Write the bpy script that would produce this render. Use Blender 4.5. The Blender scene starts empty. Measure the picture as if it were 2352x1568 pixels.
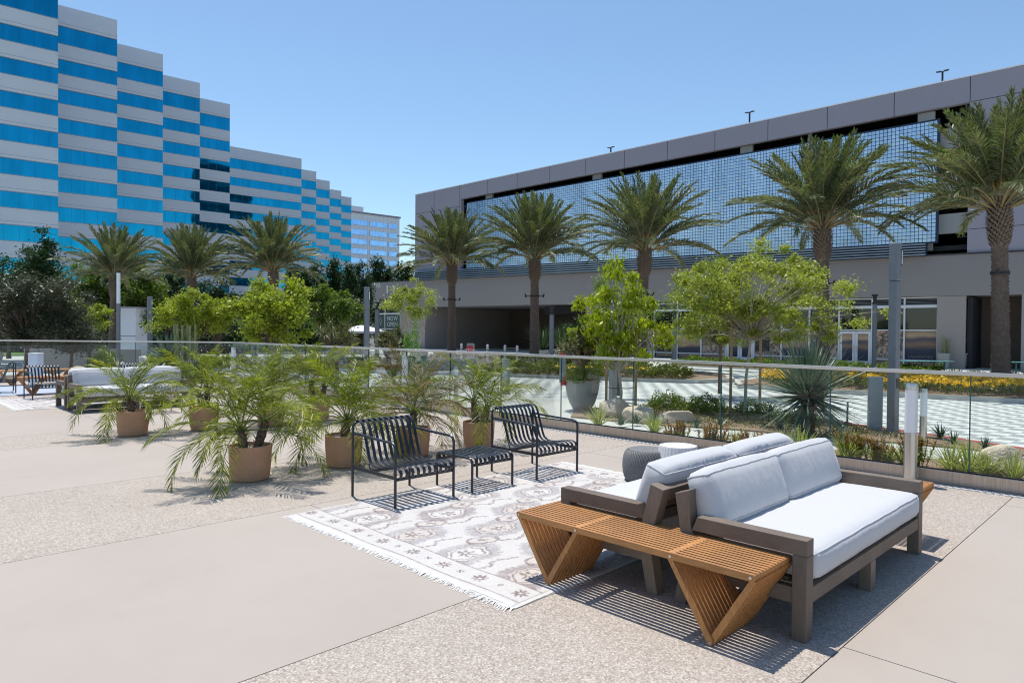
import bpy, bmesh, math, random
import numpy as np
from mathutils import Vector, Matrix
R = math.radians
rng = np.random.default_rng(7)
random.seed(7)
sc = bpy.context.scene
col = sc.collection

# ---------------------------------------------------------------- camera
CAM_H = 1.55
YAW, PITCH, ROLL = R(45.0), R(0.86), R(0.5)
_f = Vector((math.cos(YAW), math.sin(YAW), 0)); _r = Vector((math.sin(YAW), -math.cos(YAW), 0)); _u = Vector((0, 0, 1))
_f2 = _f*math.cos(PITCH) - _u*math.sin(PITCH); _u2 = _u*math.cos(PITCH) + _f*math.sin(PITCH)
_r3 = _r*math.cos(ROLL) + _u2*math.sin(ROLL); _u3 = _u2*math.cos(ROLL) - _r*math.sin(ROLL)
cam_d = bpy.data.cameras.new('camera'); cam = bpy.data.objects.new('camera', cam_d); col.objects.link(cam)
cam_d.sensor_width = 36; cam_d.lens = 24.0; cam_d.clip_start = 0.05; cam_d.clip_end = 3000
m = Matrix((_r3, _u3, -_f2)).transposed().to_4x4(); m.translation = Vector((0, 0, CAM_H)); cam.matrix_world = m
sc.camera = cam

def ground(X, Y, z=0.0):
    """real ground position seen at a place of the survey photo (2352 px wide)"""
    d = _f2 + _r3*((X-1176)/1568) + _u3*((784-Y)/1568)
    t = (z-CAM_H)/d.z
    return Vector((d.x*t, d.y*t, z))
def at_depth(X, depth, z=0.0):
    d = _f + _r*((X-1176)/1568)
    return Vector((d.x*depth, d.y*depth, z))

# ---------------------------------------------------------------- light
SUN = Vector((0.10, 0.29, 1.0)).normalized()
world = bpy.data.worlds.new("World"); sc.world = world; world.use_nodes = True
wn = world.node_tree.nodes; wl = world.node_tree.links; wn.clear()
sky = wn.new('ShaderNodeTexSky'); sky.sky_type = 'NISHITA'; sky.sun_disc = False
sky.sun_elevation = math.asin(SUN.z); sky.sun_rotation = math.atan2(SUN.x, SUN.y)
sky.air_density = 1.0; sky.dust_density = 0.35; sky.ozone_density = 2.6; sky.altitude = 0
bg = wn.new('ShaderNodeBackground'); bg.inputs[1].default_value = 0.15
wo = wn.new('ShaderNodeOutputWorld'); tint = wn.new('ShaderNodeMix'); tint.data_type = 'RGBA'; tint.blend_type = 'MULTIPLY'; tint.inputs[0].default_value = 1; tint.inputs[7].default_value = (0.90, 0.975, 0.965, 1)
wl.new(sky.outputs[0], tint.inputs[6]); wl.new(tint.outputs[2], bg.inputs[0]); wl.new(bg.outputs[0], wo.inputs[0])
sun_d = bpy.data.lights.new('sun', 'SUN'); sun_d.energy = 4.2; sun_d.angle = R(0.53); sun_d.color = (1.0, 0.95, 0.86)
sun = bpy.data.objects.new('sun', sun_d); col.objects.link(sun); sun.rotation_euler = SUN.to_track_quat('Z', 'Y').to_euler()
vs = sc.view_settings; vs.view_transform = 'Standard'; vs.look = 'None'; vs.exposure = 0.16; vs.gamma = 1
cy = sc.cycles; cy.max_bounces = 10; cy.transparent_max_bounces = 24; cy.glossy_bounces = 4; cy.diffuse_bounces = 4
cy.use_denoising = True; cy.use_adaptive_sampling = False; cy.pixel_filter_type = 'BLACKMAN_HARRIS'; cy.filter_width = 1.1; cy.caustics_reflective = False; cy.caustics_refractive = False

# ---------------------------------------------------------------- materials
MATS = {}
def nmat(name):
    mt = bpy.data.materials.new(name); mt.use_nodes = True
    nt = mt.node_tree; b = nt.nodes['Principled BSDF']; MATS[name] = mt
    return mt, nt, b
def coord(nt, kind='Object', scale=(1, 1, 1), rot=(0, 0, 0)):
    if kind == 'World':
        g = nt.nodes.new('ShaderNodeNewGeometry'); src = g.outputs['Position']
    else:
        t = nt.nodes.new('ShaderNodeTexCoord'); src = t.outputs[kind]
    mp = nt.nodes.new('ShaderNodeMapping'); mp.inputs['Scale'].default_value = scale; mp.inputs['Rotation'].default_value = rot
    nt.links.new(src, mp.inputs[0]); return mp.outputs[0]
def noise(nt, vec, scale, detail=3, rough=0.6):
    n = nt.nodes.new('ShaderNodeTexNoise'); n.inputs['Scale'].default_value = scale
    n.inputs['Detail'].default_value = detail; n.inputs['Roughness'].default_value = rough
    nt.links.new(vec, n.inputs['Vector']); return n.outputs['Fac']
def ramp(nt, fac, stops, interp='LINEAR'):
    r = nt.nodes.new('ShaderNodeValToRGB'); r.color_ramp.interpolation = interp
    e = r.color_ramp.elements
    while len(e) < len(stops): e.new(0.5)
    for el, (p, c) in zip(e, stops): el.position = p; el.color = (*c, 1)
    nt.links.new(fac, r.inputs[0]); return r.outputs[0]
def mixc(nt, fac, a, b, mode='MIX'):
    n = nt.nodes.new('ShaderNodeMix'); n.data_type = 'RGBA'; n.blend_type = mode
    for k, v in ((0, fac), (6, a), (7, b)):
        if hasattr(v, 'node'): nt.links.new(v, n.inputs[k])
        elif isinstance(v, tuple): n.inputs[k].default_value = (*v, 1)
        else: n.inputs[k].default_value = v
    return n.outputs[2]
def bump(nt, b, h, strength=0.3, dist=0.01):
    n = nt.nodes.new('ShaderNodeBump'); n.inputs['Strength'].default_value = strength; n.inputs['Distance'].default_value = dist
    nt.links.new(h, n.inputs['Height']); nt.links.new(n.outputs[0], b.inputs['Normal'])
def mottled(name, c, var=0.15, scale=4, rough=0.8, kind='Object', stretch=(1, 1, 1), fine=None, bmp=0.0, metal=0.0, spec=0.5, bdist=0.004):
    mt, nt, b = nmat(name); v = coord(nt, kind, stretch)
    lo = tuple(max(0, x*(1-var)) for x in c); hi = tuple(min(1, x*(1+var)) for x in c)
    n1 = noise(nt, v, scale, 5)
    cc = ramp(nt, n1, [(0.3, lo), (0.7, hi)])
    if fine:
        n2 = noise(nt, v, fine, 2)
        cc = mixc(nt, 0.55, cc, ramp(nt, n2, [(0.35, tuple(x*(1-var) for x in c)), (0.65, tuple(min(1, x*(1+var)) for x in c))]))
        if bmp: bump(nt, b, n2, bmp, bdist)
    elif bmp: bump(nt, b, n1, bmp, bdist)
    nt.links.new(cc, b.inputs['Base Color']); b.inputs['Roughness'].default_value = rough; b.inputs['Metallic'].default_value = metal
    b.inputs['Specular IOR Level'].default_value = spec
    return mt
def leafmat(name, cols, rough=0.5, trans=0.35, scale=1.5, spec=0.4):
    """leaf: colour varies from leaf to leaf and clump to clump, light comes through"""
    mt, nt, b = nmat(name); v = coord(nt, 'Object')
    n1 = noise(nt, v, scale, 2); n2 = noise(nt, v, scale*14, 1)
    c1 = ramp(nt, n1, [(0.3, cols[0]), (0.5, cols[1]), (0.7, cols[2])])
    c2 = ramp(nt, n2, [(0.32, cols[0]), (0.5, cols[1]), (0.68, cols[2])])
    c = mixc(nt, 0.5, c1, c2)
    nt.links.new(c, b.inputs['Base Color']); b.inputs['Roughness'].default_value = rough; b.inputs['Specular IOR Level'].default_value = spec
    tr = nt.nodes.new('ShaderNodeBsdfTranslucent'); mx = nt.nodes.new('ShaderNodeMixShader'); mx.inputs[0].default_value = trans
    tc = mixc(nt, 1.0, c, (0.85, 1.0, 0.35), 'MULTIPLY'); tc2 = mixc(nt, 1.0, tc, (1.6, 1.6, 1.6), 'MULTIPLY')
    nt.links.new(tc2, tr.inputs[0]); nt.links.new(b.outputs[0], mx.inputs[1]); nt.links.new(tr.outputs[0], mx.inputs[2])
    nt.links.new(mx.outputs[0], nt.nodes['Material Output'].inputs[0]); return mt
def glossmetal(name, c, rough, var=0.1, stretch=(1, 1, 1), scale=20):
    mt, nt, b = nmat(name); v = coord(nt, 'Object', stretch); n = noise(nt, v, scale, 2)
    nt.links.new(ramp(nt, n, [(0.3, tuple(x*(1-var) for x in c)), (0.7, tuple(min(1, x*(1+var)) for x in c))]), b.inputs['Base Color'])
    b.inputs['Metallic'].default_value = 1; b.inputs['Roughness'].default_value = rough; return mt

def glassmat(name, tint, refl=1.0):
    mt = bpy.data.materials.new(name); mt.use_nodes = True; nt = mt.node_tree; nt.nodes.clear(); MATS[name] = mt
    o = nt.nodes.new('ShaderNodeOutputMaterial'); t = nt.nodes.new('ShaderNodeBsdfTransparent'); g = nt.nodes.new('ShaderNodeBsdfGlossy')
    g.inputs['Roughness'].default_value = 0.01; t.inputs[0].default_value = (*tint, 1)
    fr = nt.nodes.new('ShaderNodeFresnel'); fr.inputs[0].default_value = 1.5
    v = coord(nt, 'Object'); n = noise(nt, v, 0.8, 1)
    mth = nt.nodes.new('ShaderNodeMath'); mth.operation = 'MULTIPLY'; mth.inputs[1].default_value = refl; nt.links.new(fr.outputs[0], mth.inputs[0])
    mx = nt.nodes.new('ShaderNodeMixShader'); nt.links.new(mth.outputs[0], mx.inputs[0]); nt.links.new(t.outputs[0], mx.inputs[1]); nt.links.new(g.outputs[0], mx.inputs[2])
    nt.links.new(mx.outputs[0], o.inputs[0]); return mt

# concrete and ground
def concrete():
    mt, nt, b = nmat('concrete'); v = coord(nt, 'World')
    n1 = noise(nt, v, 0.55, 6, 0.62); n2 = noise(nt, v, 190, 2); n3 = noise(nt, v, 6, 4); n4 = noise(nt, v, 38, 3)
    c = ramp(nt, n1, [(0.28, (0.395, 0.343, 0.302)), (0.5, (0.42, 0.367, 0.324)), (0.72, (0.44, 0.39, 0.347))])
    c = mixc(nt, 1.0, c, ramp(nt, n2, [(0.30, (0.80, 0.80, 0.80)), (0.5, (1, 1, 1)), (0.7, (1.13, 1.12, 1.12))]), 'MULTIPLY')
    c = mixc(nt, 1.0, c, ramp(nt, n3, [(0.25, (0.97, 0.965, 0.96)), (0.45, (1, 1, 1)), (0.8, (1.01, 1.01, 1.01))]), 'MULTIPLY')
    c = mixc(nt, 1.0, c, ramp(nt, n4, [(0.0, (0.8, 0.8, 0.8)), (0.30, (1, 1, 1)), (1.0, (1, 1, 1))]), 'MULTIPLY')
    nt.links.new(c, b.inputs['Base Color']); b.inputs['Roughness'].default_value = 0.85; bump(nt, b, n2, 0.15, 0.001)
concrete()
def aggregate():
    mt, nt, b = nmat('aggregate'); v = coord(nt, 'World')
    vo = nt.nodes.new('ShaderNodeTexVoronoi'); vo.inputs['Scale'].default_value = 110; nt.links.new(v, vo.inputs[0])
    c = ramp(nt, vo.outputs['Color'], [(0.0, (0.27, 0.22, 0.18)), (0.25, (0.39, 0.335, 0.29)), (0.6, (0.48, 0.425, 0.375)), (1.0, (0.66, 0.61, 0.55))])
    e = ramp(nt, vo.outputs['Distance'], [(0.25, (1, 1, 1)), (0.8, (0.80, 0.77, 0.75))])
    c = mixc(nt, 1.0, c, e, 'MULTIPLY')
    big = noise(nt, v, 0.9, 4)
    c = mixc(nt, 1.0, c, ramp(nt, big, [(0.3, (0.93, 0.93, 0.93)), (0.7, (1.03, 1.03, 1.03))]), 'MULTIPLY')
    nt.links.new(c, b.inputs['Base Color']); b.inputs['Roughness'].default_value = 0.85
    bump(nt, b, vo.outputs['Distance'], 0.35, 0.002)
aggregate()
mottled('joint_dark', (0.17, 0.14, 0.12), 0.2, 30, 0.9, 'World')
mottled('outer_ground', (0.16, 0.15, 0.12), 0.3, 0.2, 0.95, 'World')
mottled('sidewalk', (0.56, 0.56, 0.53), 0.05, 2.0, 0.85, 'World', fine=120)
mottled('kerb', (0.50, 0.48, 0.44), 0.1, 5, 0.85, 'World', fine=80)
mottled('kerb_red', (0.45, 0.05, 0.06), 0.15, 9, 0.7, 'World')
mottled('mulch', (0.32, 0.22, 0.15), 0.5, 3, 0.95, 'World', fine=60, bmp=1.0, bdist=0.03)
mottled('lawn', (0.07, 0.16, 0.03), 0.4, 30, 0.9, 'World')
def pavers():
    mt, nt, b = nmat('pavers'); v = coord(nt, 'World', (1/0.38, 1/0.38, 0), (0, 0, R(8)))
    ch = nt.nodes.new('ShaderNodeTexChecker'); ch.inputs['Scale'].default_value = 1; nt.links.new(v, ch.inputs[0])
    br = nt.nodes.new('ShaderNodeTexBrick'); br.inputs['Scale'].default_value = 1; br.offset = 0.5
    br.inputs['Brick Width'].default_value = 1; br.inputs['Row Height'].default_value = 0.5; br.inputs['Mortar Size'].default_value = 0.02
    br.inputs['Color1'].default_value = (1, 1, 1, 1); br.inputs['Color2'].default_value = (0.84, 0.86, 0.86, 1); br.inputs['Mortar'].default_value = (0.6, 0.6, 0.6, 1)
    nt.links.new(v, br.inputs[0])
    c = mixc(nt, ch.outputs['Fac'], (0.70, 0.70, 0.67), (0.36, 0.38, 0.39)); c = mixc(nt, 1.0, c, br.outputs[0], 'MULTIPLY')
    nt.links.new(c, b.inputs['Base Color']); b.inputs['Roughness'].default_value = 0.8
pavers()
# wood and textile
def wood(name, c1, c2, stretch, rough=0.6, sc_=18):
    mt, nt, b = nmat(name); v = coord(nt, 'Object', stretch)
    n = noise(nt, v, sc_, 4, 0.7); n2 = noise(nt, coord(nt, 'Object', (1, 1, 1)), 3.1, 2)
    c = ramp(nt, n, [(0.3, c1), (0.7, c2)])
    c = mixc(nt, 1.0, c, ramp(nt, n2, [(0.3, (0.78, 0.78, 0.78)), (0.7, (1.12, 1.1, 1.08))]), 'MULTIPLY')
    oi = nt.nodes.new('ShaderNodeObjectInfo')
    c = mixc(nt, 1.0, c, ramp(nt, oi.outputs['Random'], [(0.0, (0.80, 0.76, 0.72)), (1.0, (1.12, 1.10, 1.05))]), 'MULTIPLY')
    nt.links.new(c, b.inputs['Base Color']); b.inputs['Roughness'].default_value = rough; bump(nt, b, n, 0.15, 0.002)
wood('teak_y', (0.42, 0.19, 0.06), (0.66, 0.33, 0.12), (9, 0.7, 9))
wood('teak_x', (0.42, 0.19, 0.06), (0.66, 0.33, 0.12), (0.7, 9, 9))
wood('teak_z', (0.36, 0.16, 0.05), (0.60, 0.29, 0.10), (9, 4, 1.2))
wood('grey_wood_x', (0.15, 0.118, 0.096), (0.245, 0.20, 0.168), (0.8, 14, 14), 0.65)
wood('grey_wood_y', (0.15, 0.118, 0.096), (0.245, 0.20, 0.168), (14, 0.8, 14), 0.65)
wood('grey_wood_z', (0.15, 0.118, 0.096), (0.245, 0.20, 0.168), (14, 14, 0.8), 0.65)
wood('stake_wood', (0.30, 0.19, 0.10), (0.45, 0.31, 0.18), (6, 6, 0.7))
mt, nt, b = nmat('cushion_fabric'); v = coord(nt, 'Object'); n = noise(nt, v, 420, 1); n2 = noise(nt, coord(nt, 'Object', (3, 1, 1)), 5, 3)
nt.links.new(ramp(nt, n, [(0.3, (0.54, 0.54, 0.56)), (0.7, (0.60, 0.60, 0.62))]), b.inputs['Base Color']); b.inputs['Roughness'].default_value = 0.95
b.inputs['Sheen Weight'].default_value = 0.2; bump(nt, b, n2, 0.25, 0.03)
mottled('black_metal', (0.012, 0.016, 0.026), 0.2, 30, 0.38, spec=0.6)
mottled('cream_metal', (0.62, 0.55, 0.45), 0.08, 30, 0.45)
mottled('white_metal', (0.78, 0.78, 0.78), 0.05, 30, 0.4)
mottled('terracotta', (0.56, 0.315, 0.19), 0.13, 5, 0.85, fine=60, bmp=0.1)
mottled('potting_soil', (0.10, 0.075, 0.055), 0.5, 40, 0.95, fine=150, bmp=0.8, bdist=0.01)
mottled('pebbles', (0.50, 0.48, 0.45), 0.5, 60, 0.8, fine=110, bmp=0.8, bdist=0.01)
glossmetal('steel', (0.60, 0.57, 0.54), 0.32, 0.12, (60, 60, 0.4), 6)
glossmetal('rail_steel', (0.60, 0.56, 0.54), 0.35, 0.06, (1, 1, 1), 12)
glossmetal('shoe_steel', (0.52, 0.44, 0.38), 0.42, 0.14, (22, 22, 0.8), 3)
mottled('drain_light', (0.62, 0.62, 0.65), 0.1, 30, 0.5, metal=0.4)
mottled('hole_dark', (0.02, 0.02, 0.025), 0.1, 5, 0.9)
glassmat('fence_glass', (0.93, 0.963, 0.95), 0.5)
mottled('lamp_diffuser', (0.86, 0.86, 0.88), 0.02, 8, 0.35)
mottled('lamp_grey', (0.20, 0.215, 0.24), 0.08, 8, 0.5, metal=0.2)
mottled('dark_iron', (0.02, 0.02, 0.025), 0.1, 8, 0.5)
# buildings
def panel(name, c, var=0.05):
    mottled(name, c, var, 0.35, 0.9, 'World', fine=22, bmp=0.1)
panel('tower_panel', (0.68, 0.70, 0.75)); mottled('reveal_grey', (0.36, 0.38, 0.43), 0.05, 1, 0.9); panel('far_panel', (0.88, 0.90, 0.93))  # distance haze is put into the pale bluish panel colours
panel('garage_panel', (0.335, 0.315, 0.365)); panel('podium_panel', (0.27, 0.25, 0.245)); panel('pier_panel', (0.33, 0.295, 0.275))
panel('garage_inner', (0.42, 0.42, 0.41)); mottled('groove', (0.05, 0.05, 0.055), 0.1, 3, 0.9)
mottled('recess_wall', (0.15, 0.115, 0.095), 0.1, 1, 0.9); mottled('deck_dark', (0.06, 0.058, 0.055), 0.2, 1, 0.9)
def tglass(name, c, rough=0.03, pane=0.0):
    mt, nt, b = nmat(name); v = coord(nt, 'Object'); n = noise(nt, coord(nt, 'Object', (1, 1, 0.25)), 0.65, 2)
    nt.links.new(ramp(nt, n, [(0.3, tuple(x*0.84 for x in c)), (0.7, tuple(min(1, x*1.10) for x in c))]), b.inputs['Base Color'])
    b.inputs['Metallic'].default_value = 1; b.inputs['Roughness'].default_value = rough
    n2 = noise(nt, coord(nt, 'Object', (0.5, 1, 1)), 0.6, 1); bump(nt, b, n2, 0.02, 0.3)
tglass('tower_glass', (0.010, 0.30, 0.49)); tglass('far_glass', (0.38, 0.60, 0.95)); 
tglass('mesh_plate', (0.56, 0.66, 0.78), 0.28)
tglass('louvre_metal', (0.40, 0.42, 0.46), 0.4)
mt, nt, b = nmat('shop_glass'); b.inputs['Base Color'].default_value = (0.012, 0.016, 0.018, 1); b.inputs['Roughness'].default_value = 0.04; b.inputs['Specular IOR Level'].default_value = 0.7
mottled('white_frame', (0.66, 0.67, 0.70), 0.04, 4, 0.5)
mottled('wood_bark', (0.13, 0.095, 0.07), 0.4, 6, 0.9, stretch=(1, 1, 0.3), fine=50, bmp=0.6, bdist=0.02)
mottled('pale_bark', (0.42, 0.38, 0.31), 0.25, 9, 0.85)
mottled('palm_bark', (0.17, 0.125, 0.10), 0.55, 9, 0.95, fine=40, bmp=0.8, bdist=0.03)
mottled('palm_boot', (0.20, 0.15, 0.115), 0.5, 12, 0.9)
mottled('petiole', (0.34, 0.27, 0.13), 0.3, 3, 0.6)
mottled('boulder', (0.62, 0.51, 0.39), 0.28, 2.3, 0.9, fine=30, bmp=0.7, bdist=0.03)
mottled('stone_pot', (0.36, 0.355, 0.33), 0.1, 3, 0.75, fine=60, bmp=0.1)
mottled('rattan_grey', (0.17, 0.168, 0.17), 0.25, 60, 0.7)
mottled('rib_white', (0.74, 0.71, 0.69), 0.04, 30, 0.6)
mottled('green_metal', (0.04, 0.15, 0.13), 0.1, 10, 0.5)
mottled('blue_plastic', (0.02, 0.10, 0.26), 0.1, 10, 0.5)
mottled('sign_white', (0.80, 0.80, 0.80), 0.03, 10, 0.5); mottled('sign_red', (0.42, 0.02, 0.03), 0.05, 10, 0.5)
mottled('sign_yellow', (0.75, 0.50, 0.05), 0.05, 10, 0.5); mottled('sign_black', (0.02, 0.02, 0.02), 0.05, 10, 0.5)
mottled('banner_green', (0.045, 0.075, 0.07), 0.1, 3, 0.6); mottled('banner_letter', (0.50, 0.58, 0.54), 0.04, 10, 0.6)
mottled('poster_letter_dark', (0.03, 0.03, 0.05), 0.04, 10, 0.6); mottled('poster_letter_light', (0.20, 0.17, 0.15), 0.04, 10, 0.6)
mottled('canvas_white', (0.72, 0.72, 0.74), 0.04, 2, 0.9)
mottled('blue_rug', (0.40, 0.45, 0.55), 0.12, 3, 0.95, fine=60)
mottled('fringe_white', (0.80, 0.79, 0.77), 0.06, 30, 0.95)
mottled('tree_tie', (0.015, 0.015, 0.015), 0.1, 10, 0.7)
# foliage
leafmat('leaf_lime', [(0.14, 0.17, 0.014), (0.28, 0.32, 0.025), (0.46, 0.48, 0.06)], 0.5)
leafmat('leaf_droopy', [(0.11, 0.17, 0.010), (0.28, 0.33, 0.016), (0.48, 0.48, 0.03)], 0.42)
leafmat('leaf_mid', [(0.055, 0.10, 0.014), (0.12, 0.18, 0.026), (0.22, 0.27, 0.045)], 0.48)
leafmat('leaf_fine', [(0.14, 0.165, 0.03), (0.30, 0.33, 0.06), (0.50, 0.50, 0.11)], 0.45)
leafmat('leaf_dark', [(0.012, 0.035, 0.010), (0.03, 0.065, 0.018), (0.055, 0.11, 0.03)], 0.4, 0.2)
leafmat('leaf_olive', [(0.025, 0.032, 0.015), (0.06, 0.068, 0.038), (0.16, 0.165, 0.10)], 0.4, 0.12)
leafmat('date_leaf', [(0.052, 0.072, 0.027), (0.115, 0.138, 0.055), (0.31, 0.32, 0.22)], 0.45, 0.25, 0.8, 0.5)  # palest tone paints the silvery sheen and glints of the fronds
leafmat('pot_palm_leaf', [(0.045, 0.068, 0.006), (0.16, 0.19, 0.012), (0.52, 0.50, 0.02)], 0.42, 0.35, 1.6, 0.4)  # end tones also paint dark inner shade and bright yellow highlights
leafmat('pot_palm_dry', [(0.13, 0.08, 0.035), (0.22, 0.15, 0.07), (0.12, 0.15, 0.04)], 0.6, 0.25, 2.5)
leafmat('yucca_leaf', [(0.035, 0.075, 0.055), (0.085, 0.14, 0.10), (0.22, 0.29, 0.22)], 0.35, 0.1, 2)
leafmat('aloe_leaf', [(0.06, 0.075, 0.02), (0.13, 0.14, 0.045), (0.25, 0.24, 0.10)], 0.4, 0.1, 3)
leafmat('flax_leaf', [(0.14, 0.20, 0.035), (0.36, 0.38, 0.12), (0.68, 0.66, 0.34)], 0.45, 0.25, 5)
leafmat('red_leaf', [(0.14, 0.15, 0.03), (0.32, 0.16, 0.05), (0.45, 0.20, 0.08)], 0.45, 0.3, 3)
leafmat('hedge_leaf', [(0.035, 0.065, 0.014), (0.10, 0.13, 0.022), (0.34, 0.30, 0.035)], 0.45, 0.2, 1.2)
leafmat('sage_leaf', [(0.10, 0.12, 0.085), (0.18, 0.20, 0.15), (0.28, 0.29, 0.22)], 0.6, 0.2, 2)
leafmat('orange_petal', [(0.75, 0.36, 0.01), (0.85, 0.50, 0.015), (0.90, 0.64, 0.04)], 0.6, 0.3, 3)
leafmat('pink_petal', [(0.45, 0.03, 0.10), (0.65, 0.06, 0.16), (0.75, 0.15, 0.25)], 0.6, 0.3, 3)
leafmat('date_fruit', [(0.35, 0.12, 0.02), (0.50, 0.20, 0.03), (0.55, 0.28, 0.05)], 0.6, 0.1, 3)
leafmat('cactus_skin', [(0.12, 0.15, 0.05), (0.24, 0.26, 0.10), (0.36, 0.36, 0.18)], 0.6, 0.0, 6)
leafmat('succulent_leaf', [(0.10, 0.17, 0.12), (0.17, 0.25, 0.19), (0.30, 0.36, 0.26)], 0.45, 0.1, 3)

# ---------------------------------------------------------------- mesh helpers
class MB:
    def __init__(s): s.v = []; s.f = []; s.mi = []; s.n = 0; s.cur = 0
    def add(s, v, f):
        v = np.asarray(v, float).reshape(-1, 3)
        s.v.append(v); s.f.extend([tuple(i+s.n for i in q) for q in f]); s.mi.extend([s.cur]*len(f)); s.n += len(v); return s
    def box(s, x0, x1, y0, y1, z0, z1, M=None):
        v = np.array([[x, y, z] for z in (z0, z1) for y in (y0, y1) for x in (x0, x1)], float)
        if M is not None: v = np.array([list(M @ Vector(p)) for p in v])
        return s.add(v, [(0, 2, 3, 1), (4, 5, 7, 6), (0, 1, 5, 4), (2, 6, 7, 3), (0, 4, 6, 2), (1, 3, 7, 5)])
    def hexa(s, bottom, top):
        """8-corner block: bottom 4 pts ccw, top 4 pts"""
        return s.add(list(bottom)+list(top), [(3, 2, 1, 0), (4, 5, 6, 7), (0, 1, 5, 4), (1, 2, 6, 5), (2, 3, 7, 6), (3, 0, 4, 7)])
    def prism(s, poly, a, b, axis='x'):
        """polygon (2D) extruded from a to b along an axis"""
        n = len(poly)
        def P(p, t):
            return {'x': (t, p[0], p[1]), 'y': (p[0], t, p[1]), 'z': (p[0], p[1], t)}[axis]
        v = [P(p, a) for p in poly]+[P(p, b) for p in poly]
        return s.add(v, [tuple(range(n-1, -1, -1)), tuple(range(n, 2*n))]+[(i, (i+1) % n, n+(i+1) % n, n+i) for i in range(n)])
    def tube(s, pts, r, n=6, cap=True):
        pts = [Vector(p) for p in pts]; m_ = len(pts); rs = r if hasattr(r, '__len__') else [r]*m_
        v = []; prev = None
        for i, p in enumerate(pts):
            t = (pts[min(i+1, m_-1)]-pts[max(i-1, 0)]).normalized()
            if prev is None:
                a = Vector((0, 0, 1)) if abs(t.z) < 0.9 else Vector((1, 0, 0)); e = t.cross(a).normalized()
            else:
                e = (prev - t*prev.dot(t)).normalized()
            prev = e; g = t.cross(e)
            for k in range(n):
                an = 2*math.pi*k/n; v.append(p+(e*math.cos(an)+g*math.sin(an))*rs[i])
        f = [(i*n+k, i*n+(k+1) % n, (i+1)*n+(k+1) % n, (i+1)*n+k) for i in range(m_-1) for k in range(n)]
        if cap: f += [tuple(range(n-1, -1, -1)), tuple(range((m_-1)*n, m_*n))]
        return s.add([list(p) for p in v], f)
    def lathe(s, prof, n=24, cx=0, cy=0):
        v = []; m_ = len(prof)
        for r, z in prof:
            for k in range(n):
                a = 2*math.pi*k/n; v.append((cx+r*math.cos(a), cy+r*math.sin(a), z))
        f = [(i*n+k, i*n+(k+1) % n, (i+1)*n+(k+1) % n, (i+1)*n+k) for i in range(m_-1) for k in range(n)]
        f += [tuple(range(n-1, -1, -1)), tuple(range((m_-1)*n, m_*n))]
        return s.add(v, f)
    def strip(s, pts, width_vec, thick_vec):
        """flat bar swept along pts"""
        v = []; w = Vector(width_vec)
        pts = [Vector(p) for p in pts]; m_ = len(pts)
        for i, p in enumerate(pts):
            t = (pts[min(i+1, m_-1)]-pts[max(i-1, 0)]).normalized(); nn = t.cross(w).normalized()*thick_vec
            v += [p-w-nn, p+w-nn, p+w+nn, p-w+nn]
        f = [(i*4+k, i*4+(k+1) % 4, (i+1)*4+(k+1) % 4, (i+1)*4+k) for i in range(m_-1) for k in range(4)]
        f += [(3, 2, 1, 0), tuple((m_-1)*4+k for k in range(4))]
        return s.add([list(p) for p in v], f)
    def build(s, name, mat, parent=None, smooth=False, bevel=0, loc=None):
        me = bpy.data.meshes.new(name)
        me.from_pydata(np.concatenate(s.v).tolist() if s.v else [], [], s.f)
        mats = mat if isinstance(mat, (list, tuple)) else [mat]
        for q in mats: me.materials.append(MATS[q])
        if len(mats) > 1: me.polygons.foreach_set('material_index', s.mi)
        if smooth: me.polygons.foreach_set('use_smooth', [True]*len(me.polygons))
        me.update(); o = bpy.data.objects.new(name, me); col.objects.link(o)
        if smooth == 'auto':
            me.polygons.foreach_set('use_smooth', [True]*len(me.polygons)); me.set_sharp_from_angle(angle=R(35))
        if bevel:
            bv = o.modifiers.new('b', 'BEVEL'); bv.width = bevel; bv.segments = 2; bv.limit_method = 'ANGLE'
        if parent is not None: o.parent = parent
        if loc is not None: o.location = loc
        return o
def fastmesh(name, V, Fq, mat, parent=None, smooth=False, mi=None, extra=()):
    """V (n,3) array, Fq (m,k) array of equal-size faces"""
    me = bpy.data.meshes.new(name); k = Fq.shape[1]
    me.vertices.add(len(V)); me.vertices.foreach_set('co', V.astype(np.float32).ravel())
    me.loops.add(Fq.size); me.loops.foreach_set('vertex_index', Fq.astype(np.int32).ravel())
    me.polygons.add(len(Fq)); me.polygons.foreach_set('loop_start', (np.arange(len(Fq))*k).astype(np.int32))
    try: me.polygons.foreach_set('loop_total', np.full(len(Fq), k, np.int32))
    except Exception: pass
    for q in (mat if isinstance(mat, (list, tuple)) else [mat]): me.materials.append(MATS[q])
    if mi is not None: me.polygons.foreach_set('material_index', mi.astype(np.int32))
    me.update(calc_edges=True); me.validate()
    if smooth: me.polygons.foreach_set('use_smooth', [True]*len(me.polygons))
    o = bpy.data.objects.new(name, me); col.objects.link(o)
    if parent is not None: o.parent = parent
    return o
def tag(o, label=None, cat=None, group=None, kind=None):
    if label: o['label'] = label
    if cat: o['category'] = cat
    if group: o['group'] = group
    if kind: o['kind'] = kind
    return o
def thing(name, label, cat, loc=(0, 0, 0), rotz=0.0, group=None):
    o = bpy.data.objects.new(name, None); col.objects.link(o); o.location = loc; o.rotation_euler = (0, 0, rotz)
    o.empty_display_size = 0.1
    return tag(o, label, cat, group)
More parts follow.
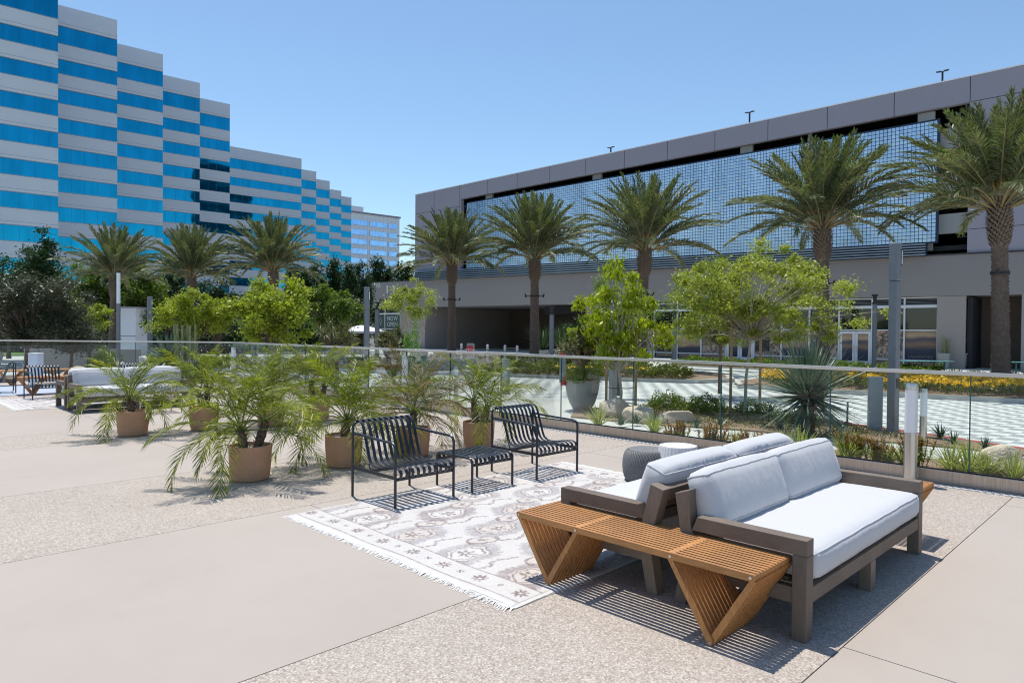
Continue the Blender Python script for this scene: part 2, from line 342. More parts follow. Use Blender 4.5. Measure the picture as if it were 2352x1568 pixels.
def copy_thing(root, loc, rotz=0.0, label=None, group=None, scale=None):
    r = root.copy(); col.objects.link(r); r.location = loc; r.rotation_euler = (0, 0, rotz)
    if scale is not None: r.scale = (scale,)*3 if not hasattr(scale, '__len__') else scale
    if label: r['label'] = label
    if group: r['group'] = group
    for ch in list(root.children):
        c = ch.copy(); col.objects.link(c); c.parent = r
        for g in list(ch.children):
            d = g.copy(); col.objects.link(d); d.parent = c
    return r
def text(name, body, size, mat, parent, M, extrude=0.01, spacing=1.0, sx=1.0, align='CENTER'):
    cu = bpy.data.curves.new(name, 'FONT'); cu.body = body; cu.size = size; cu.extrude = extrude; cu.align_x = align; cu.align_y = 'CENTER'
    cu.space_character = spacing; cu.materials.append(MATS[mat]); cu.resolution_u = 3
    tmp = bpy.data.objects.new(name, cu); col.objects.link(tmp); bpy.context.view_layer.update()
    me = bpy.data.meshes.new_from_object(tmp.evaluated_get(bpy.context.evaluated_depsgraph_get())); bpy.data.objects.remove(tmp); me.name = name
    me.materials.clear(); me.materials.append(MATS[mat]); o = bpy.data.objects.new(name, me); col.objects.link(o); o.parent = parent
    o.matrix_local = M @ Matrix.Diagonal((sx, 1, 1, 1)); return o
def sheet(name, poly, z, mat, kind='structure', z0=None):
    b_ = MB()
    if z0 is None: b_.add([(x, y, z) for x, y in poly], [tuple(range(len(poly)))])
    else: b_.prism(poly, z0, z, 'z')
    o = b_.build(name, mat); o['kind'] = kind; return o
# ================================================================ ground and streets
KS = 28.0           # the far fence runs along x + y = KS
FX = 8.25
sheet('ground', [(-1500, -600), (1500, -600), (1500, 1800), (-1500, 1800)], -0.72, 'outer_ground')
sheet('street', [(-70, -50), (46, -50), (46, 95), (-70, 95)], -0.62, 'pavers')
PLAZA = [(8.0, -25), (13.6, -25), (14.55, 0), (15.3, 2.2), (15.95, 3.9), (16.6, 6), (17.3, 8.5), (17.7, 10.6), (16.6, 12.8), (14.6, 15.4), (11.5, 19.8), (8, 27), (5, 34), (-5, 48), (-40, 80), (-60, 60), (-30, 20), (8.0, 12)]
sheet('pavement', PLAZA, -0.50, 'sidewalk', z0=-0.70)
sheet('garage_pavement', [(37.5, -20), (60, -20), (60, 66), (34, 66)], -0.54, 'sidewalk', z0=-0.70)
sheet('planting_bed', [(8.3, -8), (12.9, -8), (12.85, 2.6), (12.4, 4.8), (11.75, 6.9), (11.2, 8.6), (10.2, 10.6), (8.3, 12.2)], -0.47, 'mulch', z0=-0.52)
sheet('garden_bed', [(12.5, 10.5), (12.9, 8.2), (13.5, 6.8), (14.35, 3.1), (14.3, 0), (13.2, -12), (13.5, -12), (14.4, 0), (15.1, 2.2), (15.72, 3.9), (16.35, 6), (17.0, 8.5), (17.35, 10.3), (15.6, 11.0), (13.6, 11.3)], -0.465, 'mulch', z0=-0.52)
rk = MB(); line = [(14.52, -1.5), (14.6, 0), (15.35, 2.2), (16.0, 3.9), (16.65, 6.0), (17.1, 7.4)]
for (a, b) in zip(line, line[1:]):
    d = (Vector(b)-Vector(a)).normalized(); n = Vector((d.y, -d.x))*0.07; a = Vector(a); b = Vector(b)
    rk.prism([tuple(a-n), tuple(b-n), tuple(b+n), tuple(a+n)], -0.63, -0.488, 'z')
o = rk.build('kerb', 'kerb_red'); o['kind'] = 'structure'
ISL1 = [(26.3, 15.0), (24.4, 18.8), (22.9, 22.7), (20.3, 27.8), (17.2, 34), (15, 40), (22, 43), (33.4, 39), (33.6, 22), (31.5, 16.2), (28.4, 14.4)]
ISL2 = [(25.3, 12.7), (25.8, 9), (26.7, 4.6), (27.6, 0), (29.0, -8), (36, -8), (35.4, 4), (34.4, 12), (31.5, 14.2), (27.2, 13.8)]
ISL3 = [(37.5, -4), (40.6, -4), (41.2, 12), (40.8, 24), (37.6, 24), (37.1, 10)]
def inset(poly, k):
    cx = sum(p[0] for p in poly)/len(poly); cy_ = sum(p[1] for p in poly)/len(poly)
    return [(cx+(x-cx)*k, cy_+(y-cy_)*k) for x, y in poly]
for P in (ISL1, ISL2, ISL3):
    sheet('traffic_island', P, -0.46, 'kerb', z0=-0.66); sheet('island_soil', inset(P, 0.975), -0.452, 'mulch')
sheet('lawn', [(-40, 62), (20, 62), (24, 75), (-40, 90)], -0.55, 'lawn', z0=-0.7)
# ---------------- terrace
def clip(poly):                       # keep x + y < KS - 0.1
    out = []
    for i, p in enumerate(poly):
        q = poly[(i+1) % len(poly)]; a = p[0]+p[1]-(KS-0.06); b_ = q[0]+q[1]-(KS-0.06)
        if a <= 0: out.append(p)
        if a*b_ < 0: t = a/(a-b_); out.append((p[0]+(q[0]-p[0])*t, p[1]+(q[1]-p[1])*t))
    return out
TX0, TX1 = -26, 8.13
sheet('terrace_base', clip([(TX0, -16), (FX+0.02, -16), (FX+0.02, 55), (TX0, 55)]), -0.012, 'joint_dark', z0=-0.7)
strips = [(-15, 1.21, 0, (-6, -2.4, 3.55, 7.6)), (1.21, 2.94, 1, ()), (2.94, 5.5, 0, (-5, -1.0, 3.0, 6.9)), (5.5, 7.66, 1, ()), (7.66, 10.55, 0, (-5, -0.9, 3.17)),
          (10.55, 11.75, 1, ()), (11.75, 15.3, 0, (-0.9, 3.17)), (15.3, 17.2, 1, ()), (17.2, 23, 0, (-3, 3.2)), (23, 54, 0, ())]
tb = MB(); G = 0.0032
for y0, y1, k, xs in strips:
    cuts = [TX0]+list(xs)+[TX1]
    for xa, xb in zip(cuts, cuts[1:]):
        P = clip([(xa+G, y0+G), (xb-G, y0+G), (xb-G, y1-G), (xa+G, y1-G)])
        if len(P) > 2: tb.cur = k; tb.prism(P, -0.011, 0.0, 'z')
o = tb.build('terrace_paving', ['concrete', 'aggregate']); o['kind'] = 'structure'

# ================================================================ glass fence
def fence_run(p0, p1, joints, label):
    p0 = Vector(p0); p1 = Vector(p1); L = (p1-p0).length; ang = math.atan2(p1.y-p0.y, p1.x-p0.x)
    t = thing('glass_fence', label, 'fence', p0, ang)
    MB().box(0, L, -0.035, 0.035, 1.135, 1.175).build('top_rail', 'rail_steel', t, bevel=0.004)
    MB().box(0, L, -0.05, 0.05, 0.0, 0.135).build('base_shoe', 'shoe_steel', t, bevel=0.003)
    MB().box(0, L, -0.014, 0.014, 0.1355, 0.146).build('gasket', 'hole_dark', t)
    for a, b_ in zip(joints, joints[1:]):
        MB().box(a+0.012, b_-0.012, -0.007, 0.007, 0.147, 1.134).build('glass_panel', 'fence_glass', t)
        MB().box(b_-0.012, b_-0.002, -0.0075, 0.0075, 0.147, 1.134).build('panel_edge', 'green_metal', t)
    return t
y0 = -8.0
js = [0]+[1.62+1.38*k-y0 for k in range(-6, 14) if 0 < 1.62+1.38*k-y0 < KS-FX-y0-0.3]+[KS-FX-y0]
fence_run((FX, y0, 0), (FX, KS-FX, 0), js, 'long clear glass fence with steel top rail along the street edge of the terrace')
Lf = 40.0
fence_run((FX, KS-FX, 0), (FX-Lf*0.7071, KS-FX+Lf*0.7071, 0), [1.4*k for k in range(int(Lf/1.4)+1)], 'far glass fence behind the potted palms and the distant white sofa')
dr = MB(); dr.box(8.03, 8.125, -8, 19.5, 0.0005, 0.006); dr.cur = 1; k = 0
yy = 0.3
while yy < 13:
    for c_, off in ((8.055, 0), (8.098, 0.033)):
        dr.box(c_-0.013, c_+0.013, yy+off, yy+off+0.03, 0.0062, 0.0068)
    yy += 0.066
tag(dr.build('drain_grate', ['drain_light', 'hole_dark']), 'perforated steel drain grate along the foot of the glass fence', 'drain grate')
MB().box(8.127, 8.197, -8, 19.7, -0.01, 0.002).build('drain_channel', 'lamp_grey')['kind'] = 'structure'

# ================================================================ stepped office towers
def tower(name, label, segs, zbase=-0.66):
    t = thing(name, label, 'building', (0, 0, 0), R(-5))
    bands = [(42.4, 40.05)]+[(37.9-4*k, 35.98-4*k) for k in range(10)]
    for (s0, s1, n) in segs:
        w = MB(); zt = 45.2
        for (a, b_) in bands:
            w.box(s0, s1, n, n+0.5, a, zt); zt = b_
        w.box(s0, s1, n, n+0.5, zbase, zt); w.box(s0, s1, n+0.5, n+34, zbase, 45.0)
        w.build('wall', 'tower_panel', t)
        g = MB()
        for i, (a, b_) in enumerate(bands):                      # fine reveal lines on each spandrel
            g.box(s0, s1, n-0.01, n+0.01, a+0.42, a+0.46); g.box(s0, s1, n-0.012, n+0.01, a-0.02, a+0.07); g.box(s0, s1, n-0.012, n+0.01, b_-0.07, b_+0.02)
        g.build('reveal_line', 'reveal_grey', t)
        for (a, b_) in bands:
            q = MB(); q.box(s0, s1, n+0.06, n+0.2, b_+0.02, a-0.02); q.cur = 1; x = s1-0.9
            while x > s0+0.2:
                q.box(x, x+0.05, n+0.045, n+0.06, b_+0.02, a-0.02); x -= 1.55
            q.build('window_band', ['tower_glass', 'mullion_blue'], t)
    return t
mottled('dark_tower', (0.10, 0.13, 0.16), 0.1, 1, 0.8); mottled('dark_tower_glass', (0.015, 0.03, 0.05), 0.1, 1, 0.2)
tglass('mullion_blue', (0.02, 0.22, 0.40), 0.2)
tower('office_tower', 'near stepped office tower with blue window bands, its top cut by the photo edge', [(-22, 11.5, 102.6), (8, 19.5, 111.1), (16, 27.5, 120.1), (24, 35.7, 129.6), (32, 43.5, 137.9)])
tower('office_tower', 'farther stepped office tower of grey panels and blue window bands, lower on the skyline', [(40, 71.2, 169.3), (66, 80.1, 180.4), (76, 88.2, 189.2), (84, 97.1, 199.9), (93, 104.5, 207.7)])
t = thing('office_tower', 'tall dark glass tower seen only as a reflection in the near tower windows', 'building', (0, 0, 0), 0)
MB().box(84, 128, -95, -55, -0.7, 76).build('wall', 'dark_tower', t)
for k in range(17):
    MB().box(84, 128, -54.99, -54.7, 4+4.3*k, 6.2+4.3*k).build('window_band', 'dark_tower_glass', t)
MB().box(84, 128, -54.99, -54.6, 70, 70.6).build('cornice', 'dark_tower', t)
t = thing('office_block', 'distant white office block with pale blue windows behind the stepped towers', 'building', (0, 0, 0), R(-5))
MB().box(95, 154.6, 261.6, 300, -0.7, 50.6).build('wall', 'far_panel', t)
MB().box(95, 155.0, 261.2, 300.3, 50.4, 51.1).build('parapet', 'garage_panel', t)
MB().box(100, 140.5, 268, 296, 50.6, 54.5).build('penthouse', 'tower_panel', t)
gr_ = MB()
for k in range(13): gr_.box(131.3, 154.6, 261.55, 261.6, 48.6-4*k, 48.66-4*k)
for x in np.arange(131.5, 154.6, 1.9): gr_.box(x, x+0.06, 261.55, 261.6, 0, 50.3)
gr_.build('panel_joint', 'tower_panel', t)
for k in range(12):
    for (a, b_) in ((110, 138.9), (140.1, 148.2), (149.3, 153.2)):
        MB().box(a, b_, 261.4, 261.7, 45.5-4*k, 47.6-4*k).build('window', 'far_glass', t)

# ================================================================ parking garage
GP = Vector((49.82, 16.65, 0))
gar = thing('parking_garage', 'long grey parking garage with a blue metal tile screen above ground floor shops', 'building', GP, R(92))
roof = lambda s: 17.53-0.0062*s
fb = lambda s: 15.97-0.004*s
mbz = lambda s: 7.50+0.0180*s
pod = lambda s: 6.66+0.0135*s
can = lambda s: 4.04+0.0042*s
def slab(mb_, s0, s1, y0, y1, zb, zt):
    """block whose bottom and top follow the gentle fall of the street"""
    f = lambda z, s: z(s) if callable(z) else z
    mb_.hexa([(s0, y0, f(zb, s0)), (s1, y0, f(zb, s1)), (s1, y1, f(zb, s1)), (s0, y1, f(zb, s0))],
             [(s0, y0, f(zt, s0)), (s1, y0, f(zt, s1)), (s1, y1, f(zt, s1)), (s0, y1, f(zt, s0))])
    return mb_
w = MB(); slab(w, -6.55, 47.6, -0.45, 0, fb, roof); w.build('fascia', 'garage_panel', gar)
c_ = MB(); slab(c_, -40, 47.65, -0.5, 0.03, lambda s: roof(s)+0.002, lambda s: roof(s)+0.07); c_.build('parapet_cap', 'far_panel', gar)
slab(MB(), -40, -6.55, -0.45, 0.0, pod, roof).build('wall', 'garage_panel', gar); slab(MB(), 39.8, 47.6, -0.45, 0.0, pod, fb).build('wall', 'garage_panel', gar); MB().box(47.2, 47.6, -30, -0.45, 0, 17.1).build('wall', 'garage_panel', gar)
g = MB()
for k in range(-3, 12):
    s = -2.33+4.235*k
    if s < -6.6 or s > 39.8: z0 = pod
    else: z0 = fb
    slab(g, s-0.02, s+0.02, -0.1, 0.006, z0, lambda q: roof(q)-0.02)
for z in (12.8, 9.6, 8.1): g.box(-40, -6.6, -0.1, 0.005, z, z+0.035)
g.box(-40, -6.6, -0.1, 0.005, 15.97, 16.01)
for z in (9.95, 8.95, 12.4, 15.0): g.box(39.85, 47.55, -0.1, 0.005, z, z+0.035)
g.build('panel_joint', 'groove', gar)
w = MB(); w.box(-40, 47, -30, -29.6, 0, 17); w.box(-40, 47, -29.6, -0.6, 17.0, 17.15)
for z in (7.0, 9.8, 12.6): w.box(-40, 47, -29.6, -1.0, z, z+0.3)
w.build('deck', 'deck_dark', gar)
w = MB()
for z in (13.5, 10.7, 8.05): w.box(-6.55, 39.7, -1.0, -0.7, z, z+1.25)
for s in (-4.1, 8.0, 22.1, 36): w.box(s-0.48, s+0.48, -0.69, -0.46, 7, 15.96)
w.build('spandrel', 'garage_inner', gar)
for s, z, y in ((28, 15.2, -5), (11.5, 15.3, -5), (-1.5, 15.3, -4), (-6.4, 8.0, -3)):
    MB().box(s-0.9, s+0.9, y-0.06, y+0.06, z, z+0.07).build('tube_light', 'lamp_diffuser', gar)
# tile screen
S0, S1 = -4.85, 38.8; nS = 182; nZ = 32
V = []; tilt = rng.normal(0, 0.010, (nS, nZ, 2))
ds = (S1-S0)/nS
for i in range(nS):
    sc_ = S0+(i+0.5)*ds; zb = mbz(sc_)+0.08; dz = (15.2-zb)/nZ
    for j in range(nZ):
        zc = zb+(j+0.5)*dz; a = tilt[i, j, 0]; b_ = tilt[i, j, 1]; hs = ds*0.435; hz = dz*0.435
        V += [(sc_-hs, 0.02-a*hs*2-b_*hz*2, zc-hz), (sc_+hs, 0.02+a*hs*2-b_*hz*2, zc-hz), (sc_+hs, 0.02+a*hs*2+b_*hz*2, zc+hz), (sc_-hs, 0.02-a*hs*2+b_*hz*2, zc+hz)]
V = np.array(V); V[:, 1] += 0.03
F_ = np.arange(len(V)).reshape(-1, 4)[:, ::-1]
fastmesh('tile_screen', V, F_, 'mesh_plate', gar)
mottled('screen_dark', (0.01, 0.03, 0.07), 0.1, 3, 0.6)
w = MB(); slab(w, S0-0.12, S1+0.1, -0.06, -0.02, mbz, 15.28); w.box(S0-0.14, S0-0.01, -0.07, 0.08, mbz(S0), 15.3); slab(w, S0-0.1, S1, -0.07, 0.07, 15.2, 15.29)
w.build('screen_frame', 'screen_dark', gar)
lv = MB()
for k in range(5):
    f0 = k/5; zf = lambda s, q: pod(s)+(mbz(s)-pod(s))*q
    slab(lv, -4.4, 47.3, 0.25, 0.55, lambda s: zf(s, f0+0.04), lambda s: zf(s, f0+0.13))
    for (sa, sb) in ((-4.4, 47.3),):
        lv.hexa([(sa, 0.53, zf(sa, f0+0.04)), (sb, 0.53, zf(sb, f0+0.04)), (sb, 0.56, zf(sb, f0+0.04)), (sa, 0.56, zf(sa, f0+0.04))],
                [(sa, 0.40, zf(sa, f0+0.16)), (sb, 0.40, zf(sb, f0+0.16)), (sb, 0.43, zf(sb, f0+0.16)), (sa, 0.43, zf(sa, f0+0.16))])
lv.build('louvre', 'louvre_metal', gar)
w = MB(); slab(w, -4.4, 47.3, 0.0, 0.24, pod, mbz); w.build('louvre_backing', 'screen_dark', gar)
# podium
w = MB(); slab(w, -40, 56.1, -16, 0.05, can, pod); w.build('canopy', 'podium_panel', gar)
w = MB(); slab(w, -40, 56.15, -0.3, 0.12, pod, lambda s: pod(s)+0.09); w.build('canopy_cap', 'groove', gar)
g = MB()
for s in (2.6, -3.2, 9, 16, 24, 32, 40, 47): slab(g, s-0.012, s+0.012, 0, 0.054, can, pod)
g.build('canopy_joint', 'pier_panel', gar)
w = MB()
for q in ((45.7, 50.3, -14, 0.02, -0.6, 4.2), (21.4, 22.8, -0.9, 0.03, -0.6, 4.12), (-6.55, -5.0, -3.4, 0.02, -0.6, 4.0), (-14, -9.35, -3.4, 0.02, -0.6, 4.0)): MB().box(*q).build('pier', 'pier_panel', gar)
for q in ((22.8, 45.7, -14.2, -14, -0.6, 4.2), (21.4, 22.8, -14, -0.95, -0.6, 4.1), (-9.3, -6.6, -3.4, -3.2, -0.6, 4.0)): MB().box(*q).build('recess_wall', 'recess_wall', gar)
for q in ((22.82, 29.7, -2.5, -2.2, 3.3, 4.1), (22.82, 29.5, -13.9, -13.5, -0.6, 4.1), (-6.9, -6.62, -3.1, -0.1, -0.6, 3.9)): MB().box(*q).build('beam_and_dark_sheet', 'hole_dark', gar)  # black beam and dark sheets; the back sheet paints the opening's unlit depth
# shop front
def poster_mats():
    for nm, stops, mode in (('poster_sea', [(0.0, (0.025, 0.03, 0.055)), (0.35, (0.05, 0.055, 0.085)), (0.55, (0.26, 0.17, 0.11)), (0.72, (0.08, 0.08, 0.11)), (0.85, (0.48, 0.34, 0.21)), (1.0, (0.30, 0.22, 0.15))], 0),
                            ('poster_sand', [(0.0, (0.07, 0.07, 0.10)), (0.22, (0.05, 0.055, 0.08)), (0.33, (0.38, 0.25, 0.16)), (0.7, (0.50, 0.34, 0.22)), (1.0, (0.40, 0.30, 0.21))], 0),
                            ('poster_photo', [(0.0, (0.34, 0.24, 0.17)), (0.3, (0.50, 0.38, 0.29)), (0.5, (0.06, 0.045, 0.04)), (0.62, (0.52, 0.35, 0.25)), (0.8, (0.20, 0.12, 0.09)), (1.0, (0.62, 0.54, 0.48))], 1)):
        mt, nt, b = nmat(nm); tc = nt.nodes.new('ShaderNodeTexCoord'); sp = nt.nodes.new('ShaderNodeSeparateXYZ'); nt.links.new(tc.outputs['Generated'], sp.inputs[0])
        v = coord(nt, 'Object', (0.5, 1, 2.2) if mode == 0 else (1.6, 1, 1.6)); n = noise(nt, v, 1.2 if mode == 0 else 2.6, 4)
        a = nt.nodes.new('ShaderNodeMath'); a.operation = 'MULTIPLY_ADD'; a.inputs[1].default_value = 0.35 if mode == 0 else 0.95; nt.links.new(n, a.inputs[0])
        s_ = nt.nodes.new('ShaderNodeMath'); s_.operation = 'SUBTRACT'; s_.inputs[1].default_value = 0.17
        if mode == 0: nt.links.new(sp.outputs[2], s_.inputs[0])
        else:
            m2 = nt.nodes.new('ShaderNodeMath'); m2.operation = 'MULTIPLY'; m2.inputs[1].default_value = 0.3; nt.links.new(sp.outputs[2], m2.inputs[0]); nt.links.new(m2.outputs[0], s_.inputs[0])
        nt.links.new(s_.outputs[0], a.inputs[2]); nt.links.new(ramp(nt, a.outputs[0], stops), b.inputs['Base Color']); b.inputs['Roughness'].default_value = 0.5; b.inputs['Specular IOR Level'].default_value = 0.25
poster_mats()
TM = lambda s, y, z: Matrix(((-1, 0, 0, s), (0, 0, 1, y), (0, 1, 0, z), (0, 0, 0, 1)))
bays = [21.4, 18.6, 15.78, 13.6, 11.45, 9.31, 7.08, 5.0, 2.99, 0.97, -1.15, -3.1, -5.0]
doors = {5, 9}
kinds = ['sea', 'photo', 'sand', 'sand', 'photo', None, 'photo', 'sand', 'photo', None, 'photo', 'sea']
fr = MB()
fr.box(-5.0, 21.4, -0.30, -0.14, 3.30, 3.49); fr.box(-5.0, 21.4, -0.30, -0.18, 1.80, 1.88); fr.box(-5.0, 21.4, -0.30, -0.18, 3.92, 4.0)
for s in bays: fr.box(s-0.05, s+0.05, -0.31, -0.17, -0.54, 3.95)
for i in range(12):
    if i not in doors: fr.box(bays[i+1]+0.05, bays[i]-0.05, -0.30, -0.18, -0.16, -0.08)
fr.build('shop_frame', 'white_frame', gar)
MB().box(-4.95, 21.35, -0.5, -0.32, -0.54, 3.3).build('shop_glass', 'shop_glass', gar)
lv = MB(); lv.box(-4.95, 21.35, -0.5, -0.33, 3.49, 3.95); lv.cur = 1
for k in range(5): lv.box(-4.95, 21.35, -0.32, -0.24, 3.52+0.085*k, 3.545+0.085*k)
lv.build('vent_louvre', ['hole_dark', 'lamp_grey'], gar)
for i, kd in enumerate(kinds):
    a, b_ = bays[i+1]+0.06, bays[i]-0.06; mid = (a+b_)/2
    if i in doors:
        for (u, v_) in ((a, mid-0.01), (mid+0.01, b_)):
            d = MB()
            d.box(u, u+0.16, -0.28, -0.2, -0.53, 1.76); d.box(v_-0.16, v_, -0.28, -0.2, -0.53, 1.76); d.box(u+0.16, v_-0.16, -0.28, -0.2, -0.53, -0.28); d.box(u+0.16, v_-0.16, -0.28, -0.2, 1.58, 1.76)
            dd = d.build('door', 'white_frame', gar)
            MB().box(u+0.16, v_-0.16, -0.26, -0.24, -0.28, 1.58).build('poster', 'poster_sea', dd)
            hx = u+0.10 if u > mid-0.1 else v_-0.10
            MB().box(hx-0.015, hx+0.015, -0.2, -0.15, 0.3, 0.75).build('handle', 'steel', dd)
    else:
        p = MB().box(a, b_, -0.31, -0.29, -0.06, 1.79).build('poster', 'poster_'+kd, gar)
        text('lettering', 'LAKESHORE', 0.30 if b_-a > 1.85 else 0.26, 'poster_letter_dark' if kd != 'sea' else 'poster_letter_light', p, TM(mid, -0.286, 0.09), 0.002, 1.05)
        if i == 8: pass
p = MB().box(6.95, 5.9, -0.289, -0.285, 0.2, 1.75).build('retail_sign', 'sign_black', gar)
text('lettering', 'RETAIL', 0.2, 'poster_letter_light', p, TM(6.42, -0.283, 1.5), 0.002)
# sign end of the podium
fr = MB(); fr.box(50.3, 55.3, -0.2, -0.05, 3.45, 3.62)
for s in (55.2, 53.42, 50.4): fr.box(s-0.05, s+0.05, -0.2, -0.06, -0.54, 4.2)
fr.box(50.3, 55.3, -0.2, -0.06, 1.65, 1.75)
fr.build('shop_frame', 'white_frame', gar)
MB().box(50.3, 55.3, -0.5, -0.21, -0.54, 4.2).build('shop_glass', 'shop_glass', gar)
p = MB().box(50.5, 53.35, -0.12, -0.09, 1.8, 3.4).build('banner', 'banner_green', gar)
text('lettering', 'NOW', 0.80, 'banner_letter', p, TM(51.95, -0.085, 2.94), 0.003, 1.05); text('lettering', 'OPEN', 0.80, 'banner_letter', p, TM(51.95, -0.085, 2.22), 0.003, 1.0)
p = MB().box(53.5, 55.1, -0.12, -0.09, 1.8, 3.4).build('banner', 'banner_green', gar)
dm = MB()
for k in (0.5, 0.36):
    pts = [(54.3, -0.085, 2.6+k), (54.3-k*0.5, -0.085, 2.6), (54.3, -0.085, 2.6-k), (54.3+k*0.5, -0.085, 2.6), (54.3, -0.085, 2.6+k)]
    for a, b_ in zip(pts, pts[1:]): dm.tube([a, b_], 0.012, 4)
dm.build('emblem', 'banner_letter', p)
text('street_number', '18155', 0.66, 'sign_white', gar, TM(54.95, 0.09, 7.05), 0.03, 1.0)
text('lettering', 'CO', 0.34, 'sign_black', gar, TM(53.74, 0.07, 4.80), 0.02, 1.5)
b2 = MB()
for s in (54.18, 53.54, 52.9, 52.26, 51.6): b2.box(s-0.2, s+0.2, 0.05, 0.08, 4.99, 5.36)
b2.build('sign_block', 'sign_black', gar)
for s in (52.7, 51.5):
    e = MB(); e.tube([(s, 0.1, 5.85), (s, 0.1, 6.9)], 0.02, 4)
    for k in range(5):
        z = 5.95+k*0.19
        for sg in (-1, 1):
            e.add([(s, 0.1, z), (s+sg*0.17, 0.1, z+0.12), (s+sg*0.20, 0.1, z+0.30), (s+sg*0.06, 0.1, z+0.18)], [(0, 1, 2, 3)])
    e.add([(s-0.07, 0.1, 6.86), (s, 0.1, 6.8), (s+0.07, 0.1, 6.86), (s, 0.1, 7.1)], [(0, 1, 2, 3)])
    e.build('leaf_emblem', 'sign_white', gar)
    h = MB(); h.prism([(s-0.2, 6.0), (s, 5.8), (s+0.2, 6.0), (s+0.26, 6.5), (s+0.1, 7.0), (s, 7.14), (s-0.1, 7.0), (s-0.26, 6.5)], 0.05, 0.08, 'y'); h.build('emblem_backing', 'banner_green', gar)
# lamps on the garage roof
for i, (s, z, where) in enumerate(((25.87, 20.5, 'left'), (11.14, 21.0, 'middle'), (-3.5, 20.9, 'right'))):
    q = GP+Matrix.Rotation(R(92), 3, 'Z') @ Vector((s, -8, 17.2))
    t = thing('roof_lamp', {'left': 'small twin head lamp on the garage roof, nearest the palms on the left', 'middle': 'twin head lamp on the garage roof above the middle of the blue tile screen', 'right': 'twin head lamp on the garage roof above the right end of the tile screen'}[where], 'street lamp', q, R(92), 'twin lamps on the garage roof')
    MB().box(-0.055, 0.055, -0.055, 0.055, 0, z-17.2).build('pole', 'dark_iron', t)
    for sg in (-1, 1):
        b2 = MB(); b2.tube([(0, 0, z-17.3), (sg*0.1, 0, z-17.22)], 0.03, 5); b2.hexa([(sg*0.08, -0.12, z-17.22), (sg*0.40, -0.12, z-17.2), (sg*0.40, 0.12, z-17.2), (sg*0.08, 0.12, z-17.22)], [(sg*0.08, -0.12, z-17.16), (sg*0.40, -0.12, z-17.15), (sg*0.40, 0.12, z-17.15), (sg*0.08, 0.12, z-17.16)])
        b2.build('lamp_head', 'lamp_grey', t)
# ================================================================ furniture
def cushion(name, size, M, parent, puff=0.018, nx=22, ny=12, nz=6, p=5.0, seed=0, pipe=True):
    sx, sy, sz = (q/2 for q in size); rr = random.Random(seed); ph = [rr.uniform(0, 6.28) for _ in range(8)]
    R0 = min(sx, sy, sz)*0.55
    def mp(u, v, w):
        # rounded block: clamp to inner core then push out by radius
        x, y, z = u*sx, v*sy, w*sz
        cx_ = max(-sx+R0, min(sx-R0, x)); cy_ = max(-sy+R0, min(sy-R0, y)); cz = max(-sz+R0, min(sz-R0, z))
        d = Vector((x-cx_, y-cy_, z-cz)); L = d.length
        if L > 1e-6:
            q = Vector((cx_, cy_, cz)) + d*(R0/L)*min(1, 1) * (1 if L >= R0*0.999 else L/R0)
        else: q = Vector((x, y, z))
        b_ = puff*((1-u*u)*(1-v*v) if abs(w) > 0.99 else 0)
        bz = puff*0.7
        q.z += (1 if w > 0 else -1)*puff*(1-u**4)*(1-v**4)*abs(w)**3
        q.y += (1 if v > 0 else -1)*bz*(1-u**4)*(1-w*w)*abs(v)**3
        q.x += (1 if u > 0 else -1)*bz*(1-v**2)*(1-w*w)*abs(u)**3
        n_ = 0.0011*(math.sin(x*17+ph[0]+y*6)+math.sin(y*23+x*9+ph[1])+0.8*math.sin(x*41+ph[2]+math.sin(y*15)*2))
        n_ += 0.0010*math.sin(x*90+ph[3])*max(0, abs(v)-0.7)/0.3*(abs(w) < 1.1)
        q.z += n_*(1 if w > 0 else 0.3); q.y += n_*0.6
        return q
    mb_ = MB()
    def face(fn, a, b_, flip):
        V = [list(M @ fn(-1+2*i/a, -1+2*j/b_)) for j in range(b_+1) for i in range(a+1)]
        F = [(j*(a+1)+i, j*(a+1)+i+1, (j+1)*(a+1)+i+1, (j+1)*(a+1)+i) for j in range(b_) for i in range(a)]
        if flip: F = [q[::-1] for q in F]
        mb_.add(V, F)
    face(lambda a, b_: mp(a, b_, 1), nx, ny, False); face(lambda a, b_: mp(a, b_, -1), nx, ny, True)
    face(lambda a, b_: mp(a, -1, b_), nx, nz, False); face(lambda a, b_: mp(a, 1, b_), nx, nz, True)
    face(lambda a, b_: mp(-1, a, b_), ny, nz, True); face(lambda a, b_: mp(1, a, b_), ny, nz, False)
    o = mb_.build(name, 'cushion_fabric', parent, smooth=True)
    wl_ = o.modifiers.new('w', 'WELD'); wl_.merge_threshold = 0.0015
    if pipe:
        pm = MB()
        for w in (1, -1):
            loop = [(-1+2*i/24, -1) for i in range(25)]+[(1, -1+2*i/14) for i in range(1, 15)]+[(1-2*i/24, 1) for i in range(1, 25)]+[(-1, 1-2*i/14) for i in range(1, 15)]
            pm.tube([M @ (mp(a, b_, w*0.93)*1.0) for a, b_ in loop], 0.0045, 5)
        pm.build('piping', 'cushion_fabric', o, smooth=True)
    return o
